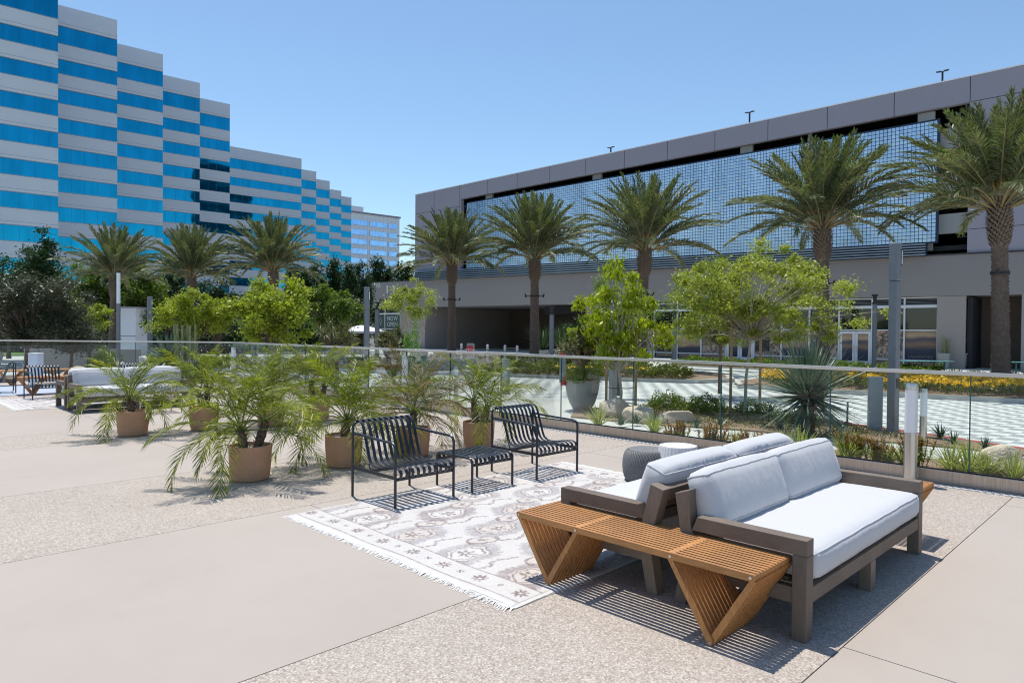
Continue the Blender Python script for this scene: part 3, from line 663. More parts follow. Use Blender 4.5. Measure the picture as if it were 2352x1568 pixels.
def make_sofa(label, top, loc, rotz, group):
    t = thing('outdoor_sofa', label, 'sofa', loc, rotz, group); L = 2.055; W = 0.085; I = Matrix.Identity(4)
    (tf, zf), (tbk, zb) = top
    for side in (0, 1):
        x0 = 0 if side == 0 else L-W
        MB().box(x0, x0+W, 0, 0.075, 0, 0.4325).build('front_leg', 'grey_wood_z', t, bevel=0.004)
        MB().prism([(0, 0.433), (0.647, 0.433), (0.612, 0.515), (0, 0.515)], x0, x0+W, 'x').build('armrest', 'grey_wood_y', t, bevel=0.004)
        MB().prism([(0.683, 0.0), (0.757, 0.0), (0.712, 0.23), (0.70, 0.30), (tbk, zb), (tf, zf), (0.655, 0.46), (0.615, 0.32), (0.63, 0.24)], x0+0.001, x0+W-0.001, 'x').build('back_leg', 'grey_wood_z', t, bevel=0.004)
        MB().box(x0+0.012, x0+W-0.012, 0.076, 0.64, 0.18, 0.262).build('side_rail', 'grey_wood_y', t, bevel=0.003)
    MB().box(W, L-W, 0.004, 0.05, 0.182, 0.262).build('front_rail', 'grey_wood_x', t, bevel=0.003)
    MB().box(0.98, 1.065, 0.004, 0.075, 0, 0.181).build('middle_leg', 'grey_wood_z', t, bevel=0.003)
    MB().box(W, L-W, 0.60, 0.64, 0.182, 0.262).build('back_rail', 'grey_wood_x', t, bevel=0.003)
    ux = (tbk-tf)
    MB().prism([(tf+0.004, zf-0.085), (tbk-0.012, zb-0.075), (tbk-0.003, zb-0.003), (tf+0.003, zf-0.003)], W, L-W, 'x').build('back_rail', 'grey_wood_x', t, bevel=0.003)
    for f in (0.36, 0.68):
        y = 0.65+(tf-0.65)*f+0.02; z = 0.36+(zf-0.40)*f
        MB().box(W, L-W, y, y+0.03, z-0.03, z+0.03).build('back_slat', 'grey_wood_x', t)
    sl = MB()
    for k in range(8): sl.box(W+0.005, L-W-0.005, 0.06+k*0.067, 0.11+k*0.067, 0.262, 0.282)
    sl.build('seat_slats', 'grey_wood_x', t)
    cushion('seat_cushion', (L-2*W-0.01, 0.665, 0.155), Matrix.Translation((L/2, 0.322, 0.362)), t, 0.014, 40, 14, 5, seed=1)
    for k in (0, 1):
        cx_ = L/2+(k-0.5)*0.945
        M = Matrix.Translation((cx_, 0.628, 0.585)) @ Matrix.Rotation(R(-19), 4, 'X')
        cushion('back_cushion', (0.94, 0.165, 0.325), M, t, 0.022, 22, 6, 9, seed=2+k)
    return t
sofa_r = make_sofa('near grey timber sofa with white cushions, facing the bottom right corner', ((0.665, 0.658), (0.757, 0.626)), (3.447, 1.35, 0), 0, 'grey timber sofas with white cushions')
sofa_l = make_sofa('grey timber sofa with white cushions facing the patterned rug, behind the near sofa', ((0.70, 0.652), (0.79, 0.628)), (5.50, 2.973, 0.0), math.pi, 'grey timber sofas with white cushions')
OFF = Vector((-0.31, 12.82, 0))
copy_thing(sofa_r, Vector((3.447, 1.35, 0))+OFF, 0, 'distant white cushioned timber sofa right behind the leftmost potted palm')
copy_thing(sofa_l, Vector((5.50, 2.973, 0))+OFF, math.pi, 'distant white cushioned timber sofa facing the far rug, behind another distant sofa')

def make_bench(label, loc, rotz=0, group=None, scale=1):
    """slatted bench on two V shaped trestles, long axis local y"""
    t = thing('slatted_bench', label, 'bench', loc, rotz, group); L = 1.575; W = 0.43; n = 13; p = (W-0.020)/(n-1); H = 0.412; sw = 0.0205; sh = 0.036
    top = MB()
    for i in range(n):
        x = i*p; pts = [(0.006, H-sh), (L-0.006, H-sh), (L, H-sh*0.7), (L, H-0.006), (L-0.008, H), (0.008, H), (0, H-0.006), (0, H-sh*0.7)]
        top.prism(pts, x, x+sw, 'x')
    top.build('slats', 'teak_y', t, bevel=0.0015)
    for y in (0.457, 1.092):
        s = MB(); s.box(sw*0.5, W-sw*0.5, y-0.018, y+0.018, H-sh+0.002, H-0.0012)
        s.build('spacer_block', 'teak_y', t)
    for e in (0.015, L-0.015):
        s = MB(); s.tube([(sw*0.5, e, H-sh/2), (W-sw*0.5, e, H-sh/2)], 0.0145, 10)
        s.build('end_block', 'teak_y', t)
    for (ya, yb, yc) in ((0.012, 0.225, 0.457), (L-0.012, L-0.262, 1.092)):
        for j, (y0_, par) in enumerate(((ya, 0), (yc, 1))):
            lg = MB()
            for i in range(n):
                if True:
                    x0_ = i*p+(0.0002 if par else 0.0121)
                    d = (Vector((0, yb, 0.0))-Vector((0, y0_, H-sh))).normalized(); nn = Vector((0, -d.z, d.y))*0.019
                    a = Vector((0, y0_, H-sh+0.001)); b_ = Vector((0, yb, 0.019))
                    if nn.y < 0: nn = -nn
                    P = [(a.y-nn.y, a.z), (a.y+nn.y, a.z), (b_.y+nn.y*0.9, b_.z+nn.z), (b_.y+0.006, 0.001), (b_.y-0.006, 0.001), (b_.y-nn.y*0.9, b_.z-nn.z)]
                    lg.prism(P, x0_, x0_+0.0115, 'x')
            lg.build('leg', 'teak_z', t, bevel=0.0015)
        s = MB()
        s.tube([(sw, yb, 0.018), (W-0.02, yb, 0.018)], 0.006, 6); s.build('tie_rod', 'steel', t)
    bl = MB()
    for y, z in ((0.02, H-0.018), (0.457, H-0.02), (1.092, H-0.02), (L-0.02, H-0.018), (0.225, 0.016), (L-0.262, 0.016)):
        bl.tube([(-0.002, y, z), (0.001, y, z)], 0.008, 10)
    bl.build('bolt_heads', 'steel', t)
    return t
bench = make_bench('near slatted teak bench on V shaped trestles across the ends of both sofas', (3.075, 1.447, 0), 0, 'slatted teak benches')
copy_thing(bench, (5.60, 1.405, 0), 0, 'slatted teak bench mostly hidden behind the far armrest of the near sofa')
copy_thing(bench, (4.6, 18.62, 0), R(90), 'distant slatted teak bench standing on the blue rug behind the black chair')
copy_thing(bench, (4.7, 21.8, 0), R(90), 'farthest slatted teak bench at the back edge of the blue rug on the left')

# ---- black metal chairs
def arc(c, r, a0, a1, n=6): return [(c[0]+r*math.cos(R(a0+(a1-a0)*i/n)), c[1]+r*math.sin(R(a0+(a1-a0)*i/n))) for i in range(n+1)]
def make_chair(label, mat, loc, rotz, group):
    t = thing('slatted_lounge_chair', label, 'chair', loc, rotz, group); W = 0.655; D = 0.68; r = 0.0125
    for x in (0, W):
        pts = [(x, 0, 0.0), (x, 0, 0.50)]+[(x, y, z) for y, z in arc((0.06, 0.51), 0.06, 180, 90)][1:]+[(x, 0.35, 0.578), (x, D-0.01, 0.592)]
        MB().tube(pts, r, 8).build('arm_and_front_leg', mat, t, smooth='auto')
        MB().box(x-0.016 if x else x-0.011, x+0.011 if x else x+0.011, 0, 0.012, -0.0, 0.02).build('foot', mat, t) if False else None
        st = MB(); st.box(x-0.005, x+0.005, 0.012, D-0.012, 0.255, 0.285); st.build('side_stretcher', mat, t)
    pts = [(0, D, 0), (0, D, 0.62)]+[(x, D, z) for x, z in arc((0.055, 0.635), 0.055, 180, 90)]+[(W-0.055, D, 0.69)]+[(x, D, z) for x, z in arc((W-0.055, 0.635), 0.055, 90, 0)]+[(W, D, 0.62), (W, D, 0)]
    MB().tube(pts, r, 8).build('back_frame', mat, t, smooth='auto')
    MB().box(0.008, W-0.008, 0.005, 0.025, 0.240, 0.262).build('crossbar', mat, t); MB().box(0.008, W-0.008, 0.40, 0.43, 0.255, 0.283).build('crossbar', mat, t)
    for x in (0.02, W-0.02): MB().tube([(x, 0.415, 0.285), (x, 0.44, 0.335)], 0.006, 5).build('strut', mat, t)
    path = [(D+0.016, 0.672), (D+0.012, 0.70), (D-0.01, 0.709), (D-0.05, 0.705), (D-0.085, 0.685), (D-0.11, 0.65), (D-0.13, 0.60), (0.50, 0.46), (0.475, 0.385), (0.452, 0.345), (0.42, 0.322), (0.37, 0.312), (0.30, 0.314), (0.16, 0.338), (0.07, 0.350), (0.025, 0.348), (-0.008, 0.332), (-0.024, 0.302), (-0.018, 0.272), (0.0, 0.256), (0.03, 0.262)]
    for k in range(10):
        x = 0.045+k*(W-0.09)/9
        MB().strip([(x, y, z) for y, z in path], (0.0155, 0, 0), 0.0022).build('slat', mat, t, smooth='auto')
    return t
def make_ottoman(label, mat, loc, rotz, group=None):
    t = thing('slatted_ottoman', label, 'side table', loc, rotz, group); W = 0.54; D = 0.53; H = 0.335; r = 0.012
    for x in (0, W):
        pts = [(x, 0, 0), (x, 0, H-0.05)]+[(x, y, z) for y, z in arc((0.045, H-0.05), 0.045, 180, 90)][1:]+[(x, y, z) for y, z in arc((D-0.045, H-0.05), 0.045, 90, 0)]+[(x, D, 0)]
        MB().tube(pts, r, 8).build('side_frame', mat, t, smooth='auto')
    for q in ((0.004, 0.02, H-0.082, H-0.062), (D-0.02, D-0.004, H-0.082, H-0.062), (D/2-0.01, D/2+0.01, H-0.03, H-0.012)): MB().box(0.008, W-0.008, *q).build('crossbar', mat, t)
    path = [(0.022, H-0.058), (0.0, H-0.068), (-0.014, H-0.055), (-0.014, H-0.03), (0.0, H-0.008), (0.03, H+0.002), (D/2, H+0.0), (D-0.03, H+0.002), (D, H-0.008), (D+0.014, H-0.03), (D+0.014, H-0.055), (D, H-0.068), (D-0.022, H-0.058)]
    for k in range(9):
        x = 0.04+k*(W-0.08)/8
        MB().strip([(x, y, z) for y, z in path], (0.0155, 0, 0), 0.0022).build('slat', mat, t, smooth='auto')
    return t
chair = make_chair('black slatted metal lounge chair at the left end of the near rug', 'black_metal', (3.45, 4.86, 0), 0, 'black slatted metal chairs')
copy_thing(chair, (5.19, 4.81, 0), 0, 'black slatted metal lounge chair right of the low black slatted table')
copy_thing(chair, (3.03, 17.34, 0), R(3), 'distant black slatted chair left of the far sofas, standing on the far patterned rug')
copy_thing(chair, (4.85, 17.5, 0), R(-2), 'black slatted chair with only its curled top showing above the far sofa, left one')
copy_thing(chair, (6.3, 17.8, 0), R(2), 'black slatted chair with only its curled top showing above the far sofa, right one')
copy_thing(chair, (2.45, 20.15, 0), R(-95), 'black slatted chair on the blue rug, cut by the left edge of the photo')
make_ottoman('low black slatted metal table between the two near black chairs', 'black_metal', (4.32, 4.84, 0), 0, None)
make_ottoman('cream slatted metal stool in front of the distant sofa, half hidden by palm leaves', 'cream_metal', (4.05, 13.2, 0), 0, 'cream slatted stools')
copy_root = [o for o in col.objects if o.get('label', '').startswith('cream slatted metal stool')][0]
copy_thing(copy_root, (4.85, 12.9, 0), R(4), 'cream slatted metal stool behind the second potted palm from the left')

# ---- rugs
def rug(name, label, x0, y0, LX, LY, seedv, group):
    t = thing(name, label, 'rug', (x0, y0, 0.0), 0, group)
    nx, ny = int(LX/0.0105), int(LY/0.0105); X, Y = np.meshgrid(np.linspace(0, LX, nx+1), np.linspace(0, LY, ny+1))
    rg = np.random.default_rng(seedv)
    def vn(sc__, oct_=1):      # smooth value noise
        g = rg.random((int(LY/sc__)+3, int(LX/sc__)+3)); fx = X/sc__; fy = Y/sc__; i = fx.astype(int); j = fy.astype(int); u = fx-i; v = fy-j
        u = u*u*(3-2*u); v = v*v*(3-2*v)
        return (g[j, i]*(1-u)+g[j, i+1]*u)*(1-v)+(g[j+1, i]*(1-u)+g[j+1, i+1]*u)*v
    C = np.ones((ny+1, nx+1, 3))*np.array([0.58, 0.555, 0.535])
    C *= (0.96+0.07*vn(0.22))[..., None]
    def paint(mask, c, k=1.0): C[mask] = C[mask]*(1-k)+np.array(c)*k
    mauve = (0.25, 0.205, 0.215); brown = (0.17, 0.115, 0.11); beige = (0.52, 0.455, 0.41); pale = (0.62, 0.60, 0.58); grey = (0.33, 0.305, 0.315)
    wx = X+0.010*np.sin(Y*31)+0.006*np.sin(Y*83); wy = Y+0.010*np.sin(X*27)+0.006*np.sin(X*71)
    saw = lambda q, p_: np.abs(((q/p_) % 1)-0.5)*2
    def hexm(cx_, cy_, a, b_): dx = np.abs(wx-cx_)/a; dy = np.abs(wy-cy_)/b_; return np.maximum(dy, dx*0.78+dy*0.45), dx, dy
    inner = (X > 0.27) & (X < LX-0.27) & (Y > 0.05) & (Y < LY-0.05)
    PX, PY = 0.56, 0.60
    for i in range(-1, int(LX/PX)+2):
        for j in range(-1, int(LY/PY)+2):
            cx_ = 0.42+i*PX; cy_ = 0.28+j*PY+(0.30 if i % 2 else 0)
            m, dx, dy = hexm(cx_, cy_, 0.255, 0.20)
            jag = m+0.17*saw(wx+wy, 0.05)
            fill = grey if (i+j) % 3 else mauve
            paint(inner & (jag < 1.0) & (m > 0.60), fill, 0.70)
            paint(inner & (m > 0.54) & (m < 0.62), brown, 0.62)
            paint(inner & (m < 0.56), pale if (i+j) % 2 else beige, 0.6)
            paint(inner & (m < 0.48) & (m > 0.42), brown, 0.7)
            f = np.hypot(dx*0.255, dy*0.20); an = np.arctan2(wy-cy_, wx-cx_)
            paint(inner & (f < 0.050+0.028*np.cos(6*an)) & (f > 0.016), brown, 0.75)
            # small lozenge between
            m2, dx2, dy2 = hexm(cx_+PX*0.5, cy_+(0.15 if i % 2 else 0.15), 0.115, 0.085)
            paint(inner & (m2 < 1) & (m2 > 0.76), brown, 0.7); paint(inner & (m2 <= 0.78), beige, 0.5)
            f2 = np.hypot(wx-cx_-PX*0.5, wy-cy_-0.15); an2 = np.arctan2(wy-cy_-0.15, wx-cx_-PX*0.5)
            paint(inner & (f2 < 0.028+0.016*np.cos(4*an2)), brown, 0.7)
            # hooked vine
            vy = wy-(cy_-0.27)-0.03*np.sin((wx-cx_)*22); paint(inner & (np.abs(vy) < 0.008+0.010*(saw(wx, 0.05) > 0.5)) & (np.abs(wx-cx_) < 0.20), brown, 0.65)
    for xe, sg in ((0.0, 1), (LX, -1)):
        d = (X-xe)*sg
        paint((d < 0.035), (0.62, 0.61, 0.59)); paint((np.abs(d-0.062) < 0.006) | (np.abs(d-0.262) < 0.005), brown, 0.75)
        k = 0
        for yc in np.arange(0.12, LY, 0.175):
            f = np.hypot(d-0.165+0.0, Y-yc); an = np.arctan2(Y-yc, d-0.165); rr_ = 0.058 if k % 2 == 0 else 0.026; k += 1
            paint((f < rr_*(0.72+0.30*np.cos(8*an))) & (f > 0.2*rr_), brown, 0.8)
    for ye, sg in ((0.0, 1), (LY, -1)):
        d = (Y-ye)*sg; paint(d < 0.022, (0.62, 0.61, 0.59)); paint(np.abs(d-0.036) < 0.005, brown, 0.45)
    wear = vn(0.035)*0.6+vn(0.011)*0.4
    C = C*(1-0.28*(wear > 0.60)[..., None]*1.0)+np.array([0.62, 0.60, 0.585])*(0.28*(wear > 0.60)[..., None])
    C *= (0.95+0.10*rg.random(C.shape[:2]))[..., None]
    Z = 0.007+0.004*vn(0.30)+0.0015*rg.random(X.shape)
    edge = np.minimum(np.minimum(X, LX-X), np.minimum(Y, LY-Y)); Z = np.where(edge < 0.012, Z-0.003, Z)
    V = np.stack([X+0.006*np.sin(Y*7), Y+0.008*np.sin(X*3.1), Z], -1).reshape(-1, 3)
    ii = np.arange((ny)*(nx)); r_ = ii//nx; c_ = ii % nx; a = r_*(nx+1)+c_
    F = np.stack([a, a+1, a+nx+2, a+nx+1], 1)
    o = fastmesh('woven_field', V, F, 'rug_weave', t)
    ca = o.data.color_attributes.new('pattern', 'FLOAT_COLOR', 'POINT')
    ca.data.foreach_set('color', np.concatenate([C.reshape(-1, 3), np.ones(((ny+1)*(nx+1), 1))], 1).astype(np.float32).ravel())
    hem = MB(); hem.box(0.004, LX-0.004, 0.004, LY-0.004, 0.001, 0.006); hem.build('backing', 'fringe_white', t)
    for xe, sg in ((0.0, -1), (LX, 1)):
        fr_ = MB()
        y = 0.01
        while y < LY-0.01:
            l_ = random.uniform(0.03, 0.075); sw_ = random.uniform(-0.02, 0.02); w_ = random.uniform(0.0022, 0.0045)
            fr_.add([(xe, y-w_, 0.007), (xe, y+w_, 0.007), (xe+sg*l_*0.5, y+sw_*0.3+w_, 0.010+random.uniform(0, 0.006)), (xe+sg*l_*0.5, y+sw_*0.3-w_, 0.010),
                     (xe+sg*l_, y+sw_+w_*0.6, 0.002), (xe+sg*l_, y+sw_-w_*0.6, 0.002)], [(0, 1, 2, 3), (3, 2, 4, 5)])
            y += random.uniform(0.005, 0.010)
        fr_.build('fringe', 'fringe_white', t)
    return t
mt, nt, b = nmat('rug_weave'); at_ = nt.nodes.new('ShaderNodeAttribute'); at_.attribute_name = 'pattern'; v = coord(nt, 'Object'); n = noise(nt, v, 260, 2)
nt.links.new(mixc(nt, 1.0, at_.outputs['Color'], ramp(nt, n, [(0.3, (0.9, 0.9, 0.9)), (0.7, (1.06, 1.06, 1.06))]), 'MULTIPLY'), b.inputs['Base Color'])
b.inputs['Roughness'].default_value = 0.95; bump(nt, b, n, 0.4, 0.003)
rg1 = rug('patterned_rug', 'pale woven rug with mauve medallions and white fringe under the near black chairs', 2.70, 2.655, 3.42, 2.64, 3, 'pale patterned rugs')
copy_thing(rg1, (2.47, 15.38, 0), 0, 'pale patterned rug beside the distant sofas at the left edge of the photo')
t = thing('blue_rug', 'plain dusty blue rug behind the far patterned rug on the left', 'rug', (2.0, 18.8, 0))
MB().box(-1.0, 4.0, 0, 3.3, 0.001, 0.012).build('field', 'blue_rug', t)
MB().box(-1.03, -1.0, 0.0, 3.3, 0.001, 0.009).build('edge', 'blue_rug', t)

# ---- stools
def ribbed_stool(label, loc):
    t = thing('ribbed_stool', label, 'stool', loc); pr = [(0.20, 0.0), (0.215, 0.05), (0.225, 0.15), (0.225, 0.22), (0.212, 0.30), (0.193, 0.385), (0.188, 0.40), (0.176, 0.405)]
    n = 72; v = []
    for (r, z) in pr:
        for k in range(n):
            rr_ = r*(1-0.018*(k % 2)); v.append((rr_*math.cos(2*math.pi*k/n), rr_*math.sin(2*math.pi*k/n), z))
    f = [(i*n+k, i*n+(k+1) % n, (i+1)*n+(k+1) % n, (i+1)*n+k) for i in range(len(pr)-1) for k in range(n)]
    MB().add(v, f).build('ribbed_body', 'rib_white', t); MB().lathe([(0.178, 0.395), (0.178, 0.4), (0.0005, 0.4005)], 48).build('top', 'white_metal', t)
    return t
ribbed_stool('white ribbed drum stool between two grey woven poufs behind the sofa backs', (6.14, 3.72, 0))
def pouf(label, loc, r=0.25, h=0.34):
    t = thing('woven_pouf', label, 'pouf', loc, 0, 'grey woven poufs'); n = 96; v = []; m_ = 34
    for i in range(m_+1):
        a = -math.pi/2+math.pi*i/m_; rr_ = r*(0.62+0.38*abs(math.cos(a))**0.6) if abs(math.cos(a)) > 1e-6 else r*0.62; z = h/2+h/2*math.sin(a)
        if i in (0, m_): rr_ = 0.001
        for k in range(n):
            q = rr_*(1+0.022*(1 if (k+i) % 2 else -1)*(0 < i < m_)*min(1, abs(math.cos(a))*2)); v.append((q*math.cos(2*math.pi*(k+i*0.5)/n), q*math.sin(2*math.pi*(k+i*0.5)/n), z))
    f = [(i*n+k, i*n+(k+1) % n, (i+1)*n+(k+1) % n, (i+1)*n+k) for i in range(m_) for k in range(n)]
    MB().add(v, f).build('woven_cover', 'rattan_grey', t); MB().lathe([(r*0.6, h-0.012), (r*0.6, h-0.004), (r*0.2, h+0.002), (0.001, h+0.002)], 40).build('top_disc', 'rattan_grey', t)
    return t
p1_ = pouf('grey woven pouf left of the white ribbed stool', (6.03, 4.02, 0))
copy_thing(p1_, (6.50, 3.30, 0), 0.3, 'grey woven pouf right of the white ribbed stool, mostly hidden by the sofa cushions')

# ---- bollard lights
def make_bollard(label, loc, group='cylindrical bollard lights'):
    t = thing('bollard_light', label, 'bollard light', loc, 0, group)
    MB().lathe([(0.063, 0.0), (0.063, 0.525)], 28).build('steel_base', 'steel', t, smooth='auto')
    MB().lathe([(0.060, 0.525), (0.060, 0.975)], 28).build('diffuser', 'lamp_diffuser', t, smooth='auto')
    MB().lathe([(0.064, 0.975), (0.064, 1.035), (0.062, 1.04)], 28).build('cap', 'steel', t, smooth='auto')
    MB().lathe([(0.10, 0.0), (0.095, 0.012), (0.064, 0.03)], 28).build('base_flange', 'steel', t, smooth='auto')
    return t
bol = make_bollard('steel and white bollard light on the terrace behind the right end of the near sofa', (8.02, 2.09, 0))
copy_thing(bol, (8.02, 11.0, 0), 0, 'bollard light on the terrace beside the brown leaved potted palm')
copy_thing(bol, (7.95, 18.9, 0), 0, 'bollard light rising behind the second potted palm from the left')
copy_thing(bol, ground(2120, 1019, -0.5), 0, 'bollard light outside the glass fence, just right of the near bollard')
copy_thing(bol, at_depth(1048, 19.3, -0.5), 0, 'distant bollard light beyond the glass above the drooping brown palm')
copy_thing(bol, at_depth(608, 26, -0.5), 0, 'far bollard light beyond the glass behind the tall centre potted palm')

# ---- lamp posts
def square_lamp(label, loc, h, w=0.13, rotz=R(-10), slot=True):
    t = thing('lamp_post', label, 'lamp post', loc, rotz, 'square grey lamp posts')
    b_ = MB(); b_.prism([(-w, -w*0.9), (w, -w*0.9), (w, w*0.9), (-w, w*0.9)], 0, h-0.78, 'z'); b_.build('pole', 'lamp_grey', t, bevel=0.02)
    b_ = MB(); b_.prism([(-w-0.004, -w*0.9-0.004), (w+0.004, -w*0.9-0.004), (w+0.004, w*0.9+0.004), (-w-0.004, w*0.9+0.004)], h-0.775, h, 'z'); b_.build('lamp_head', 'lamp_grey', t, bevel=0.02)
    if slot:
        f = MB(); f.box(w*0.45, w*0.98, -w*0.9-0.012, -w*0.9-0.006, h-0.46, h-0.14); f.build('light_slot', 'hole_dark', t)
        f = MB(); f.box(w*0.55, w*0.88, -w*0.9-0.014, -w*0.9-0.012, h-0.44, h-0.16); f.build('lens', 'lamp_diffuser', t)
    b_ = MB().box(-0.07, 0.07, -w*0.9-0.008, -w*0.9-0.002, 0.95, 1.15).build('hand_hole', 'dark_iron', t)
    b_ = MB().box(-w-0.03, w+0.03, -w-0.02, w+0.02, 0, 0.03).build('base_plate', 'sidewalk', t)
    return t
square_lamp('big square grey lamp post just beyond the glass, in front of the shop windows', ground(2050, 996, -0.5), 3.93, 0.095)
square_lamp('square grey lamp post half hidden by the drooping leafed tree', ground(1407, 919, -0.5), 3.75, 0.10)
square_lamp('square grey lamp post left of the NOW OPEN shop end', at_depth(842, 24.0, -0.5), 3.55, 0.085)
square_lamp('square grey lamp post between the left palms, left of the yellow green tree', at_depth(344, 36, -0.5), 3.7, 0.12)
square_lamp('square grey lamp post partly hidden inside the lime green tree', at_depth(585, 34, -0.5), 4.4, 0.14)
def round_lamp(label, loc, h, r=0.075):
    t = thing('slim_lamp_post', label, 'lamp post', loc, 0, 'slim round lamp posts')
    MB().tube([(0, 0, 0), (0, 0, h-0.42)], r, 14).build('pole', 'lamp_grey', t, smooth='auto')
    MB().lathe([(r*1.35, h-0.42), (r*1.35, h-0.36), (r*0.8, h-0.36), (r*0.8, h-0.08), (r*1.35, h-0.08), (r*1.35, h)], 14).build('lamp_head', 'dark_iron', t)
    MB().lathe([(r*2, 0), (r*2, 0.03), (r, 0.06)], 14).build('base_flange', 'lamp_grey', t)
    return t
round_lamp('slim round lamp post left of the big square lamp post', at_depth(2008, 29, -0.5), 3.75, 0.09)
round_lamp('slim round lamp post in front of the dark garage entrance', at_depth(1267, 34, -0.5), 3.3, 0.115)
round_lamp('slim round lamp post among the shop posters, right of the drooping tree', at_depth(1549, 33, -0.5), 3.1, 0.11)
round_lamp('slim round lamp post right beside the NOW OPEN window', at_depth(866, 38, -0.5), 3.6, 0.13)
t = thing('tall_light_column', 'tall light column with a white upper tube in front of the left date palm', 'lamp post', at_depth(272, 20.6, -0.5))
MB().tube([(0, 0, 0), (0, 0, 2.78)], 0.055, 16).build('pole', 'lamp_grey', t, smooth='auto')
MB().tube([(0, 0, 2.78), (0, 0, 3.70)], 0.052, 16).build('diffuser', 'lamp_diffuser', t, smooth='auto')
MB().tube([(0, 0, 3.70), (0, 0, 3.75)], 0.056, 16).build('cap', 'dark_iron', t, smooth='auto')

mottled('pylon_blue', (0.30, 0.37, 0.40), 0.06, 4, 0.5)
# ---- street things
def bollard_post(label, loc):
    t = thing('street_bollard', label, 'bollard', loc, 0, 'slim white bollards')
    MB().lathe([(0.075, 0), (0.075, 1.14)], 12).build('post', 'white_metal', t, smooth='auto')
    MB().lathe([(0.08, 1.14), (0.08, 1.22), (0.06, 1.27), (0.0, 1.29)], 12).build('cap', 'white_metal', t, smooth='auto')
    MB().lathe([(0.077, 0.92), (0.077, 0.98)], 12).build('band', 'lamp_grey', t)
    return t
bp = None
for i, (X, dep, wh) in enumerate(((1126, 43, 'leftmost'), (1156, 42, 'second from the left'), (1189, 41, 'middle'), (1228.5, 0, ''), (1232+0, 40, 'second from the right'), (1264, 39, 'rightmost'))):
    if not wh: continue
    X = {0: 1126, 1: 1154, 2: 1189, 4: 1160, 5: 1190}[i] if False else X
    p = at_depth({1126: 1060, 1156: 1087, 1189: 1120, 1232: 1160, 1264: 1188}[X], dep, -0.54)
    lab = 'slim white bollard in front of the garage entrance, %s of the five' % wh
    if bp is None: bp = bollard_post(lab, p)
    else: copy_thing(bp, p, 0, lab)
def stop_post(label, loc, w=0.62, h=1.35, rotz=R(-45)):
    t = thing('stop_sign', label, 'sign', loc, rotz, 'STOP sign pylons')
    MB().box(-w/2, w/2, -0.04, 0.04, 0, h).build('pylon', 'lamp_grey', t, bevel=0.01)
    oc = [(0.20*math.cos(R(22.5+45*k)), h-0.30+0.22*math.sin(R(22.5+45*k))) for k in range(8)]
    MB().prism(oc, -0.052, -0.0405, 'y').build('octagon', 'sign_red', t)
    MM = Matrix(((1, 0, 0, 0), (0, 0, -1, -0.055), (0, 1, 0, h-0.31), (0, 0, 0, 1)))
    text('lettering', 'STOP', 0.17, 'sign_white', t, MM, 0.002)
    return t
stop_post('grey STOP sign pylon among the slim white bollards at the garage entrance', at_depth(1080, 30, -0.54), 0.30, 1.54)
stop_post('grey STOP sign pylon left of the big planter with the spiky plant', at_depth(1293, 28, -0.54), 0.26, 1.58)
for X, Y, wd in ((2009, 991, 'right beside the foot of the big square lamp post'), (1160, 905, 'behind the rightmost potted palm')):
    t = thing('street_pylon', 'plain grey pylon beyond the glass, '+wd, 'pylon', ground(X, Y, -0.5), R(-45), 'plain grey pylons')
    MB().box(-0.145, 0.145, -0.04, 0.04, 0, 1.16).build('panel', 'pylon_blue', t, bevel=0.008); MB().box(-0.17, 0.17, -0.06, 0.06, 0, 0.02).build('foot_plate', 'lamp_grey', t)
t = thing('walking_sign', 'yellow and white folding walking person sign on the pavement by the garage wall', 'sign', at_depth(1005, 36, -0.54), R(-45))
b_ = MB(); b_.prism([(-0.27, 0.0), (0.27, 0.0), (0.24, 0.75), (0.2, 0.98), (0.0, 1.10), (-0.2, 0.98), (-0.24, 0.75)], -0.20, -0.17, 'y'); b_.build('front_board', 'sign_white', t)
b_ = MB(); b_.prism([(-0.2, 0.0), (0.34, 0.0), (0.34, 0.75), (0.1, 1.0), (-0.1, 1.0)], 0.12, 0.15, 'y'); b_.build('rear_board', 'sign_black', t)
b_ = MB(); b_.lathe([(0.17, 0), (0.17, 0.01)], 20); o = b_.build('yellow_disc', 'sign_yellow', t); o.matrix_local = Matrix.Translation((0, -0.205, 0.80)) @ Matrix.Rotation(R(90), 4, 'X')
b_ = MB(); b_.tube([(0, -0.222, 0.90), (0, -0.222, 0.91)], 0.03, 8); b_.box(-0.03, 0.03, -0.224, -0.218, 0.78, 0.88); b_.hexa([(-0.08, -0.224, 0.68), (-0.05, -0.224, 0.68), (-0.05, -0.218, 0.68), (-0.08, -0.218, 0.68)], [(-0.02, -0.224, 0.80), (0.01, -0.224, 0.80), (0.01, -0.218, 0.80), (-0.02, -0.218, 0.80)]); b_.hexa([(0.05, -0.224, 0.68), (0.08, -0.224, 0.68), (0.08, -0.218, 0.68), (0.05, -0.218, 0.68)], [(-0.01, -0.224, 0.80), (0.02, -0.224, 0.80), (0.02, -0.218, 0.80), (-0.01, -0.218, 0.80)])
b_.build('walking_figure', 'sign_black', t)
b_ = MB(); b_.box(-0.2, 0.2, -0.206, -0.201, 0.36, 0.46); b_.build('text_bar', 'blue_plastic', t)
t = thing('blue_bin', 'blue bin with a pale lid standing by the garage wall behind bright green shrubs', 'bin', at_depth(965, 36, -0.54), R(-45))
MB().prism([(-0.38, -0.3), (0.38, -0.3), (0.38, 0.3), (-0.38, 0.3)], 0, 1.0, 'z').build('body', 'blue_plastic', t, bevel=0.03); MB().box(-0.34, 0.1, -0.2, 0.2, 1.0, 1.06).build('lid', 'sign_white', t)
